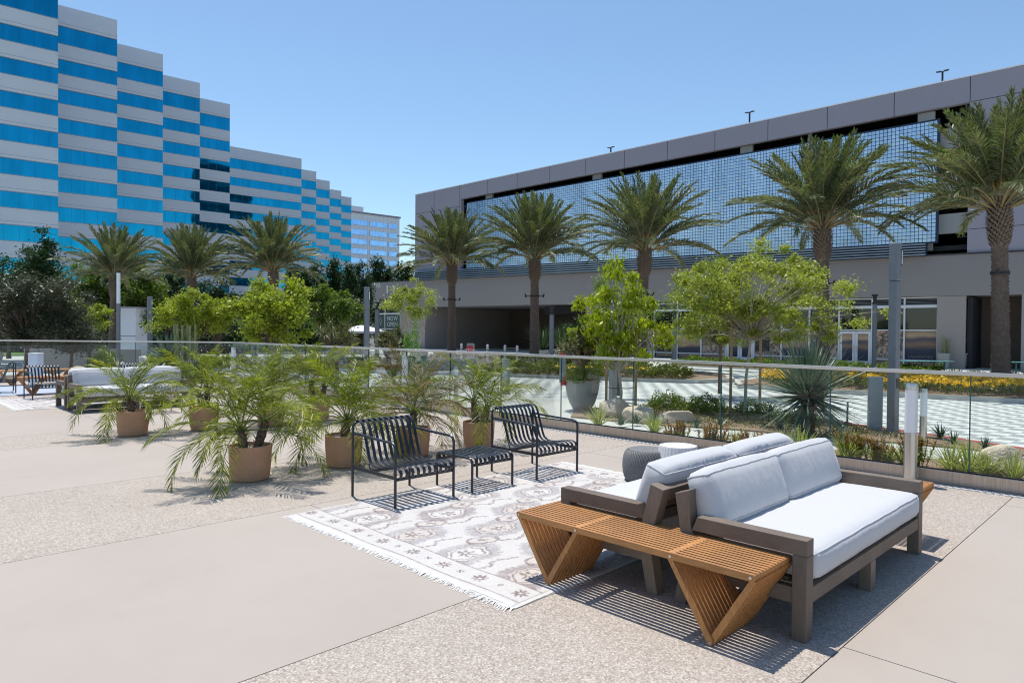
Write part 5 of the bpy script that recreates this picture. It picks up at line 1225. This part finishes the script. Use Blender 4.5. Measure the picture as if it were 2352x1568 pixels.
px_tree('vase_tree', 'small vase shaped green tree with bare forked stems in front of the garage wall', 945, 27, 645, 742, 60, 35, n_clump=48, n_leaf=170, leaf=0.085, mat='leaf_fine', clump_r=0.26, trunk_r=0.028, stems=4)
px_tree('olive_tree', 'large dusty grey green olive tree filling the left edge of the photo', 62, 24, 625, 800, 115, 36, n_clump=150, n_leaf=330, leaf=0.085, mat='leaf_olive', clump_r=0.42, trunk_r=0.08, bark='wood_bark', aspect=0.4)
px_tree('olive_tree', 'smaller dusty olive tree low behind the fence beside the leftmost palm', 165, 25, 715, 815, 70, 37, n_clump=60, n_leaf=260, leaf=0.08, mat='leaf_olive', clump_r=0.36, trunk_r=0.06, bark='wood_bark', aspect=0.4)
px_tree('olive_tree', 'grey green tree right of the mid green tree, below the dark hedge trees', 810, 42, 690, 790, 42, 38, n_clump=50, n_leaf=200, leaf=0.13, mat='leaf_olive', clump_r=0.5, trunk_r=0.1, bark='wood_bark')
# dark background trees
dk = [(20, 44, 585, 800, 60, 'dark tree at the far left edge below the blue windows'), (68, 43, 560, 800, 36, 'taller dark tree with a pointed top near the left edge'), (98, 42, 533, 800, 34, 'tallest dark pointed tree at the left, against the blue window band'), (150, 48, 610, 800, 45, 'dark tree behind the leftmost date palm'),
      (205, 46, 605, 780, 52, 'glossy green tree immediately right of the leftmost date palm'), (330, 46, 605, 790, 50, 'bright topped broad tree between the left and middle palms'), (283, 48, 612, 790, 40, 'dark tree behind the white light column'), (392, 50, 590, 790, 36, 'dark narrow tree left of the middle left palm'),
      (500, 52, 640, 790, 45, 'dark tree behind the yellow green tree, right of the middle palm')]
for i, (X, dep, yt, yb_, hw, lab) in enumerate(dk):
    px_tree('dark_tree', lab, X, dep, yt, yb_, hw, 50+i, n_clump=70, n_leaf=190, leaf=0.20, mat='leaf_dark' if i not in (4, 5) else 'leaf_mid', clump_r=0.62, trunk_r=0.12, bark='wood_bark', shell=0.3)
# columnar dark row
def column_tree(label, X, dep, Ytop, hw, seed):
    hor = 761-(1176-X)*0.0087; S = dep/1568; zt = CAM_H+(hor-Ytop)*S+0.5; r_ = hw*S
    return make_tree('columnar_tree', label, 'tree', at_depth(X, dep, -0.5), seed, (0, 0, zt*0.52), (r_*0.75, r_*0.75, zt*0.47), zt*0.25, 90, 150, 0.24, 'leaf_dark', 'wood_bark', 0.12, 0.55, group='dark columnar trees behind the garage corner', shell=0.1, vert=1.3)
pos_words = ['first', 'second', 'third', 'fourth', 'fifth', 'sixth', 'seventh', 'eighth', 'ninth', 'tenth', 'eleventh']
colx = [(672, 612), (700, 604), (733, 600), (768, 596), (800, 592), (832, 598), (862, 594), (890, 603), (915, 600), (940, 604)]
srcs = [column_tree('dark columnar tree, %s from the left of the row beside the garage' % pos_words[k], colx[k][0], 66+(k % 3)*2, colx[k][1], 24, 80+k) for k in range(3)]
for k in range(3, len(colx)):
    s = srcs[k % 3]; dep = 64+(k % 4)*2+(34 if colx[k][0] > 845 else 0)
    copy_thing(s, at_depth(colx[k][0], dep, -0.5), k*1.3, 'dark columnar tree, %s from the left of the row beside the garage' % pos_words[k], None, ((0.95+0.05*(k % 2))*dep/66, 0.95*dep/66, (CAM_H+(758-colx[k][1])*dep/1568+0.5)/(CAM_H+(757-colx[k % 3][1])*(66+(k % 3)*2)/1568+0.5)))

# ---- rosettes, yuccas, aloes, flax
def blades(mb_V, mb_F, c, n, L, w, el0, el1, rg, curl=25, taper=0.15, seg=3, spread=0.03, thick=None):
    base = sum(len(v) for v in mb_V)
    for i in range(n):
        az = rg.uniform(0, 6.283); el = R(rg.uniform(el0, el1)); LL = L*rg.uniform(0.75, 1.1); cu = R(curl*rg.uniform(0.4, 1.3)); p = np.array(c)+np.array([math.cos(az), math.sin(az), 0])*spread*rg.random()
        h = np.array([math.cos(az), math.sin(az), 0]); s = np.array([-math.sin(az), math.cos(az), 0]); tw = rg.normal(0, 0.35); V = []; f = 0
        for k in range(seg+1):
            e = el-cu*(k/seg)**1.5; ww = w*0.5*(1 if k == 0 else (1.0-(1-taper)*(k/seg)**1.6)); nn = np.cross(s, h*math.cos(e)+np.array([0, 0, math.sin(e)])); q = s*math.cos(tw)+nn*math.sin(tw)
            V += [p-q*ww, p+q*ww]; p = p+(h*math.cos(e)+np.array([0, 0, math.sin(e)]))*LL/seg
        mb_V.append(np.array(V)); mb_F += [(base+2*k, base+2*k+1, base+2*k+3, base+2*k+2) for k in range(seg)]; base += len(V)
def blade_thing(name, label, cat, loc, specs, mat, seed, group=None, part='leaves'):
    rg = np.random.default_rng(seed); t = thing(name, label, cat, loc, rg.uniform(0, 6), group); V = []; F = []
    for sp in specs: blades(V, F, rg=rg, **sp)
    fastmesh(part, np.concatenate(V), np.array(F), mat, t); return t
YU = ground(1854, 1001, -0.48)
t = blade_thing('yucca', 'large blue green spiky yucca on a short trunk beyond the glass, right of centre', 'plant', YU, [dict(c=(0, 0, 0.80), n=300, L=1.22, w=0.052, el0=-38, el1=88, curl=4, taper=0.10, seg=2, spread=0.09), dict(c=(0, 0, 0.62), n=60, L=0.85, w=0.045, el0=-60, el1=0, curl=8, seg=2, spread=0.09)], 'yucca_leaf', 61)
v, f = bark_tube(0.75, 0.14, 0.12, 20, 12, 0.1, 5); MB().add(v, f).build('trunk', 'wood_bark', t)
t = blade_thing('yucca', 'blue green spiky yucca behind the far fence, right of the white lounge seats', 'plant', at_depth(388, 21.6, -0.5), [dict(c=(0, 0, 1.05), n=220, L=0.95, w=0.05, el0=-30, el1=88, curl=4, taper=0.1, seg=2, spread=0.09)], 'yucca_leaf', 62)
v, f = bark_tube(1.05, 0.14, 0.12, 20, 12, 0.1, 6); MB().add(v, f).build('trunk', 'wood_bark', t)
blade_thing('agave', 'green agave rosette just above the right end of the far sofa', 'plant', at_depth(452, 21.0, -0.5), [dict(c=(0, 0, 0.45), n=34, L=0.55, w=0.15, el0=10, el1=85, curl=-15, taper=0.05, spread=0.05)], 'succulent_leaf', 63)
t = thing('cactus', 'pale branching cactus beside the far yucca', 'cactus', at_depth(428, 21.5, -0.5)); c = MB(); rg_ = np.random.default_rng(4)
for k in range(16):
    a = rg_.uniform(0, 6.28); r_ = rg_.uniform(0.1, 0.36); z = rg_.uniform(1.5, 2.2); c.tube([(0.05*math.cos(a), 0.05*math.sin(a), 0.7), (r_*math.cos(a), r_*math.sin(a), 1.15), (r_*1.1*math.cos(a), r_*1.1*math.sin(a), z)], [0.05, 0.045, 0.035], 6)
c.tube([(0, 0, 0), (0, 0, 0.9)], 0.08, 8); c.build('arms', 'cactus_skin', t)
t = thing('pencil_cactus', 'bushy yellow tipped pencil cactus behind the large yucca', 'cactus', at_depth(1868, 17.5, -0.5)); c = MB()
for k in range(130):
    a = rg_.uniform(0, 6.28); r_ = rg_.uniform(0.05, 0.62); z = rg_.uniform(0.9, 1.42)-r_*0.35; x, y = r_*math.cos(a), r_*math.sin(a)
    c.tube([(x*0.25, y*0.25, 0.3), (x*0.7, y*0.7, z*0.75), (x+rg_.normal(0, 0.05), y+rg_.normal(0, 0.05), z)], [0.018, 0.014, 0.010], 4)
c.build('stems', 'aloe_leaf', t)
def tree_aloe(label, loc, R_, h, seed):
    rg = np.random.default_rng(seed); t = thing('tree_aloe', label, 'plant', loc, 0, 'tree aloes with spiky heads'); V = []; F = []; st = MB(); st.tube([(0, 0, 0), (0, 0, h*0.45)], 0.07, 8)
    for k in range(26):
        d = rg.normal(0, 1, 3); d /= np.linalg.norm(d); p = np.array([0, 0, h])+d*R_*np.array([1, 1, 0.62])*rg.uniform(0.5, 1.0)
        st.tube([(0, 0, h*0.42), tuple(np.array([0, 0, h*0.42])+(p-np.array([0, 0, h*0.42]))*0.6), tuple(p)], [0.045, 0.035, 0.03], 5)
        blades(V, F, p, 34, R_*0.42, 0.035, -50, 80, rg, 30, 0.08, 3, 0.02)
    st.build('branches', 'wood_bark', t); fastmesh('leaves', np.concatenate(V), np.array(F), 'aloe_leaf', t); return t
tree_aloe('spiky headed tree aloe in front of the white umbrella', at_depth(775, 26, -0.5), 0.85, 1.80, 71)
tree_aloe('spiky headed tree aloe below the NOW OPEN window, left of the bright green shrubs', at_depth(905, 21, -0.5), 0.62, 1.75, 72)
tree_aloe('spiky plant growing out of the large stone planter with red flowers', BIGPOT+Vector((0.0, 0, 0.7)), 0.62, 1.0, 73)
def shrub(name, label, cat, loc, rx, ry, h, seed, mat, n=2600, leaf=0.05, flowers=None, nfl=0, group=None, flsize=0.04):
    rg = np.random.default_rng(seed); t = thing(name, label, cat, loc, rg.uniform(0, 6) if abs(rx-ry) < 0.05 else 0, group)
    d = rg.normal(0, 1, (n, 3)); d /= np.linalg.norm(d, axis=1)[:, None]; d[:, 2] = np.abs(d[:, 2]); r_ = 0.55+0.5*rg.random(n)**0.5
    bump_ = 1+0.16*np.sin(d[:, 0]*7+seed)+0.14*np.sin(d[:, 1]*9+seed*2)
    C = d*np.array([rx, ry, h])*(r_*bump_)[:, None]; D = rg.normal(0, 1, (n, 3)); D[:, 2] += 0.6; D /= np.linalg.norm(D, axis=1)[:, None]; N = d+rg.normal(0, 0.5, (n, 3)); N -= D*(N*D).sum(1)[:, None]; N /= np.linalg.norm(N, axis=1)[:, None]
    V, F = leaf_quads(C, N, D, leaf*rg.uniform(0.6, 1.3, n), 0.45); fastmesh('foliage', V, F, mat, t)
    tw = MB()
    for k in range(10): q = C[int(rg.integers(n))]*0.8; tw.tube([(0, 0, 0), tuple(q)], [0.012, 0.004], 4, cap=False)
    tw.build('stems', 'wood_bark', t)
    if flowers:
        d = rg.normal(0, 1, (nfl, 3)); d /= np.linalg.norm(d, axis=1)[:, None]; d[:, 2] = np.abs(d[:, 2]); C = d*np.array([rx, ry, h])*rg.uniform(0.95, 1.15, nfl)[:, None]
        D = rg.normal(0, 1, (nfl, 3)); D /= np.linalg.norm(D, axis=1)[:, None]; N = np.cross(D, rg.normal(0, 1, (nfl, 3))); N /= np.linalg.norm(N, axis=1)[:, None]
        V, F = leaf_quads(C, N, D, flsize*rg.uniform(0.7, 1.3, nfl), 0.9); fastmesh('flowers', V, F, flowers, t)
    return t
shrub('trailing_shrub', 'bushy dark green plant with red flowers spilling over the large stone planter', 'shrub', BIGPOT+Vector((0, 0, 0.74)), 0.50, 0.50, 0.30, 5, 'leaf_mid', 3200, 0.05, 'pink_petal', 70)
shrub('flower_spray', 'pink red flowers hanging over the left rim of the large stone planter', 'flowers', BIGPOT+Vector((-0.30, 0.30, 0.66)), 0.13, 0.13, 0.14, 6, 'leaf_mid', 150, 0.05, 'pink_petal', 260, None, 0.05)
shrub('low_shrub', 'low glossy shrub in the middle of the bed, right of the boulders', 'shrub', ground(1620, 945, -0.48), 0.65, 0.5, 0.38, 7, 'leaf_mid', 2000, 0.07, None, 0, 'low shrubs in the garden bed')
shrub('low_shrub', 'low glossy shrub directly behind the flat boulder', 'shrub', ground(1530, 938, -0.48), 0.6, 0.5, 0.40, 8, 'leaf_mid', 1800, 0.07, 'pink_petal', 14, 'low shrubs in the garden bed')
shrub('low_shrub', 'low shrub at the foot of the fine leaved tree', 'shrub', ground(1730, 948, -0.48), 0.6, 0.6, 0.30, 9, 'leaf_mid', 1700, 0.06, None, 0, 'low shrubs in the garden bed')
shrub('low_shrub', 'low shrub spreading around the trunk of the large yucca', 'shrub', ground(1835, 975, -0.48), 0.6, 0.5, 0.34, 10, 'leaf_mid', 1600, 0.06, None, 0, 'low shrubs in the garden bed')
shrub('conifer_shrub', 'bright green needle leaved shrub in front of the blue bin', 'shrub', at_depth(948, 19, -0.5), 0.36, 0.36, 2.02, 11, 'conifer_green', 4200, 0.06, None, 0, 'bright green shrubs left of the brown palm')
shrub('conifer_shrub', 'wide bright green needle leaved shrub low behind the glass, right of the bollard', 'shrub', at_depth(975, 17, -0.5), 0.6, 0.6, 0.95, 12, 'conifer_green', 4200, 0.06, None, 0, 'bright green shrubs left of the brown palm')
shrub('conifer_shrub', 'mid green spiky shrub behind the glass, left of the steel bollard', 'shrub', at_depth(900, 17.5, -0.5), 0.5, 0.5, 1.0, 13, 'leaf_mid', 3600, 0.07, 'pink_petal', 10, 'bright green shrubs left of the brown palm')
shrub('flowering_shrub', 'shrub with pink red blossoms beyond the glass, behind the back row of potted palms', 'shrub', at_depth(690, 27, -0.5), 0.9, 0.7, 0.95, 14, 'leaf_mid', 2400, 0.08, 'pink_petal', 200, None, 0.09)
shrub('planter_shrub', 'green shrub with white flowers in the low wide planter beyond the far fence', 'shrub', at_depth(242, 26, 0.0), 0.55, 0.5, 0.75, 15, 'leaf_mid', 2400, 0.08, None, 0)
# flax and kangaroo-paw clumps along the fence
FL = [(1375, 975), (1503, 992), (1690, 1040), (1945, 1056), (2040, 1062), (2080, 1068), (2185, 1078), (2222, 1086), (2262, 1092), (2330, 1100), (1800, 1044), (1840, 1048)]
words = ['left of the trunk of the drooping tree', 'left of the reddish shrub near the middle', 'between the two reddish shrubs', 'just right of the near sofa back cushion', 'left of the near bollard light', 'directly behind the near bollard light', 'right of the near bollard light', 'midway between the near bollard and the glass joint', 'just left of the big boulder', 'in front of the big boulder at the photo edge', 'behind the far sofa cushion, left one', 'behind the far sofa cushion, right one']
base = None
for i, ((X, Y), wd) in enumerate(zip(FL, words)):
    p = ground(X, Y, -0.46); lab = 'striped flax clump behind the glass, '+wd
    if i < 3:
        base = blade_thing('flax_clump', lab, 'plant', p, [dict(c=(0, 0, 0.0), n=85, L=0.46, w=0.021, el0=30, el1=88, curl=38, taper=0.15, seg=4, spread=0.08)], 'flax_leaf', 100+i, 'striped flax clumps along the glass fence')
    else: copy_thing(base, p, i*1.7, lab, None, 0.85+0.1*(i % 4))
RD = [(1560, 1026), (1715, 1050), (1632, 1040), (2010, 1066), (1965, 1058), (2105, 1072), (1775, 1056)]
rw = ['left of centre below the flat boulder', 'above the left sofa back cushion', 'between the two flax clumps left of the sofas', 'left of the near bollard', 'just right of the sofa back', 'hidden behind the near bollard', 'behind the sofa cushions']
rb_ = None
for i, ((X, Y), wd) in enumerate(zip(RD, rw)):
    p = ground(X, Y, -0.46); lab = 'upright red tipped shrub behind the glass, '+wd
    if rb_ is None:
        rg_ = np.random.default_rng(9); t = thing('red_tipped_shrub', lab, 'shrub', p, 0, 'red tipped shrubs along the glass fence'); V = []; F = []; st = MB(); V2 = []; F2 = []
        for k in range(26):
            a = rg_.uniform(0, 6.28); r_ = rg_.uniform(0, 0.30); x, y = r_*math.cos(a), r_*math.sin(a); z = rg_.uniform(0.22, 0.44)
            st.tube([(x*0.5, y*0.5, 0), (x, y, z)], [0.006, 0.004], 4)
            for q in np.linspace(0.25, 1, 9):
                (blades(V2, F2, (x*(0.5+q*0.5), y*(0.5+q*0.5), z*q), 7, 0.065, 0.017, 10, 80, rg_, 10, 0.2, 2, 0.01) if q > 0.66 else blades(V, F, (x*(0.5+q*0.5), y*(0.5+q*0.5), z*q), 7, 0.07, 0.017, 10, 70, rg_, 10, 0.2, 2, 0.01))
        st.build('stems', 'wood_bark', t); fastmesh('lower_leaves', np.concatenate(V), np.array(F), 'leaf_fine', t); fastmesh('red_tips', np.concatenate(V2), np.array(F2), 'red_leaf', t); rb_ = t
    else: copy_thing(rb_, p, i*1.3, lab, None, 0.9+0.08*(i % 3))
AG = [(1462, 975, 'between the boulders'), (1600, 985, 'in front of the flat boulder'), (1790, 985, 'left of the yucca trunk'), (1655, 978, 'left of the fine leaved tree stakes'), (2190, 1020, 'on the kerb side right of the second bollard'), (2160, 1006, 'next to the second bollard near the red kerb'), (2262, 1030, 'by the red kerb left of the photo edge'), (1770, 955, 'behind the yucca'), (1425, 978, 'below the drooping tree')]
ab = None
for i, (X, Y, wd) in enumerate(AG):
    p = ground(X, Y, -0.475); lab = 'small pointed agave in the mulch, '+wd
    if ab is None: ab = blade_thing('small_agave', lab, 'plant', p, [dict(c=(0, 0, 0.02), n=34, L=0.27, w=0.032, el0=15, el1=85, curl=10, taper=0.05, seg=2, spread=0.03)], 'yucca_leaf', 140, 'small agaves in the mulch')
    else: copy_thing(ab, p, i, lab, None, 0.85+0.12*(i % 3))
# ground cover, hedges, flower beds
def poly_points(poly, n, rg):
    P = np.array(poly); lo, hi = P.min(0), P.max(0); out = []
    while len(out) < n:
        q = lo+(hi-lo)*rg.random((n, 2)); x, y = q[:, 0], q[:, 1]; ins = np.zeros(n, bool); j = len(P)-1
        for i in range(len(P)):
            c_ = ((P[i, 1] > y) != (P[j, 1] > y)) & (x < (P[j, 0]-P[i, 0])*(y-P[i, 1])/(P[j, 1]-P[i, 1]+1e-12)+P[i, 0]); ins ^= c_; j = i
        out += list(q[ins])
    return np.array(out[:n])
def carpet(name, poly, n, z0, h, leaf, mat, seed, label=None, cat=None, kind=None, aspect=0.5, lumps=1.0, topbias=1.0, parent=None):
    rg = np.random.default_rng(seed); q = poly_points(poly, n, rg); lump = 0.72+0.28*np.sin(q[:, 0]*2.1*lumps+seed)*np.sin(q[:, 1]*2.6*lumps)+0.12*np.sin(q[:, 0]*7+q[:, 1]*5)
    z = z0+h*lump*rg.random(n)**(1/(1+topbias)); C = np.column_stack([q, z]); D = rg.normal(0, 1, (n, 3)); D[:, 2] += 0.4; D /= np.linalg.norm(D, axis=1)[:, None]; N = rg.normal(0, 1, (n, 3)); N[:, 2] += 1; N -= D*(N*D).sum(1)[:, None]; N /= np.linalg.norm(N, axis=1)[:, None]
    V, F = leaf_quads(C, N, D, leaf*rg.uniform(0.6, 1.4, n), aspect); o = fastmesh(name, V, F, mat, parent)
    if parent is None: tag(o, label, cat, None, kind)
    return o
h1 = thing('clipped_hedge', 'long low clipped hedge with yellow tips in the island under the garage palms', 'hedge')
carpet('foliage', [(26.0, 15.6), (24.2, 19.2), (22.8, 23.0), (20.3, 27.9), (17.4, 34), (19.2, 34.8), (22.2, 28.6), (24.8, 23.6), (26.4, 19.6), (27.8, 16.0)], 34000, -0.44, 0.60, 0.12, 'hedge_leaf', 201, parent=h1)
h2 = thing('clipped_hedge', 'low hedge at the garage side of the island behind the palm trunks', 'hedge')
carpet('foliage', [(31.5, 22), (30, 30), (28.5, 37), (31.5, 38.5), (33, 30), (33.2, 22)], 14000, -0.44, 0.5, 0.15, 'hedge_leaf', 202, parent=h2)
h3 = thing('planting_strip', 'green planting strip right in front of the shop windows', 'hedge')
carpet('foliage', [(37.8, 9), (37.8, 23.5), (40.4, 23.5), (40.8, 12), (40.6, 9)], 14000, -0.44, 0.5, 0.16, 'leaf_mid', 203, parent=h3)
fl = carpet('orange_flowers', [(27.6, 2.5), (26.8, 6.4), (27.4, 9.5), (29.8, 10.6), (32.0, 8.5), (32.8, 3.5), (31.5, -3), (28.6, -2)], 9000, -0.30, 0.42, 0.10, 'orange_petal', 204, 'orange flowers in the bed across the street', 'flowers', 'stuff', 0.9, topbias=3)
carpet('flower_foliage', [(26.3, 8.5), (26.0, 11.6), (27.6, 12.8), (31, 12.6), (34, 10.5), (34.6, 3.5), (33.5, -5), (29.6, -5), (27.6, 2.0), (26.9, 5.0)], 30000, -0.44, 0.42, 0.11, 'hedge_leaf', 205, 'dark green foliage under the orange flowers', 'ground cover', 'stuff')
carpet('orange_flowers', [(26.0, 9.2), (25.6, 12.0), (28.5, 13.2), (29.5, 10.5)], 900, -0.25, 0.3, 0.10, 'orange_petal', 206, 'patch of orange flowers at the pointed tip of the far island', 'flowers', 'stuff', 0.9, topbias=3)
carpet('orange_flowers', [(24.6, 16.6), (23.4, 20.6), (25.2, 21.2), (26.6, 17.6)], 260, -0.1, 0.12, 0.10, 'orange_petal', 207, 'scattered orange flowers on the long low hedge', 'flowers', 'stuff', 0.9, topbias=3)
for i, (X, dep, wd) in enumerate(((2215, 24.5, 'left'), (2290, 23.5, 'middle'), (2352, 22.5, 'right'))):
    shrub('sage_mound', 'soft grey green sage mound at the kerb of the orange flower bed, %s one' % wd, 'shrub', at_depth(X, dep+4.5, -0.46), 0.95, 0.9, 0.50, 30+i, 'sage_leaf', 3000, 0.09, None, 0, 'grey sage mounds')
carpet('ground_cover', [(12.7, 10.3), (13.2, 8.2), (13.8, 6.8), (14.6, 3.6), (15.6, 4.0), (16.3, 6), (16.9, 8.5), (17.2, 10.2), (15.5, 10.8), (13.8, 11.1)], 9000, -0.465, 0.07, 0.05, 'aloe_leaf', 208, 'sparse grey green ground cover in the mulch bed', 'ground cover', 'stuff', lumps=2)
carpet('fallen_leaves', [(8.5, -3), (12.3, -3), (12.3, 4), (11.4, 7), (10, 10), (8.5, 11)], 5000, -0.468, 0.03, 0.045, 'pot_palm_dry', 209, 'dry leaves in the planting strip behind the glass', 'leaf litter', 'stuff')
# left background hedges
h4 = thing('garden_hedge', 'yellow green hedge beyond the far glass, between the palms and the light column', 'hedge')
P0_ = at_depth(180, 33, 0); P1_ = at_depth(820, 36, 0); nv = Vector((0.707, 0.707, 0))*0.9
carpet('foliage', [(P0_.x, P0_.y), (P1_.x, P1_.y), (P1_.x+nv.x, P1_.y+nv.y), (P0_.x+nv.x, P0_.y+nv.y)], 16000, -0.5, 0.75, 0.14, 'leaf_lime', 210, parent=h4)
h5 = thing('background_hedge', 'tall dark hedge under the office towers behind all the left trees', 'hedge')
P0_ = at_depth(-120, 56, 0); P1_ = at_depth(838, 60, 0); nv = Vector((0.707, 0.707, 0))*2.2
carpet('foliage', [(P0_.x, P0_.y), (P1_.x, P1_.y), (P1_.x+nv.x, P1_.y+nv.y), (P0_.x+nv.x, P0_.y+nv.y)], 42000, -0.6, 4.2, 0.28, 'leaf_dark', 211, parent=h5, topbias=0.1)
# entrance plants
for i, X in enumerate((1246, 1289)):
    blade_thing('spiky_plant', 'dark spiky plant in the round planter inside the garage entrance, %s one' % ('left' if i == 0 else 'right'), 'plant', at_depth(X, 48, 0.15), [dict(c=(0, 0, 0.0), n=60, L=2.3, w=0.06, el0=45, el1=88, curl=40, taper=0.1, seg=4, spread=0.1)], 'leaf_dark', 150+i, 'spiky plants in the garage entrance')
for i, X in enumerate((1310, 1330)):
    px_tree('dark_shrub', 'dark leafy shrub inside the garage entrance, %s one' % ('left' if i == 0 else 'right'), X, 50, 735, 800, 18, 160+i, n_clump=26, n_leaf=120, leaf=0.16, mat='leaf_dark', clump_r=0.35, trunk_r=0.04, bark='wood_bark')
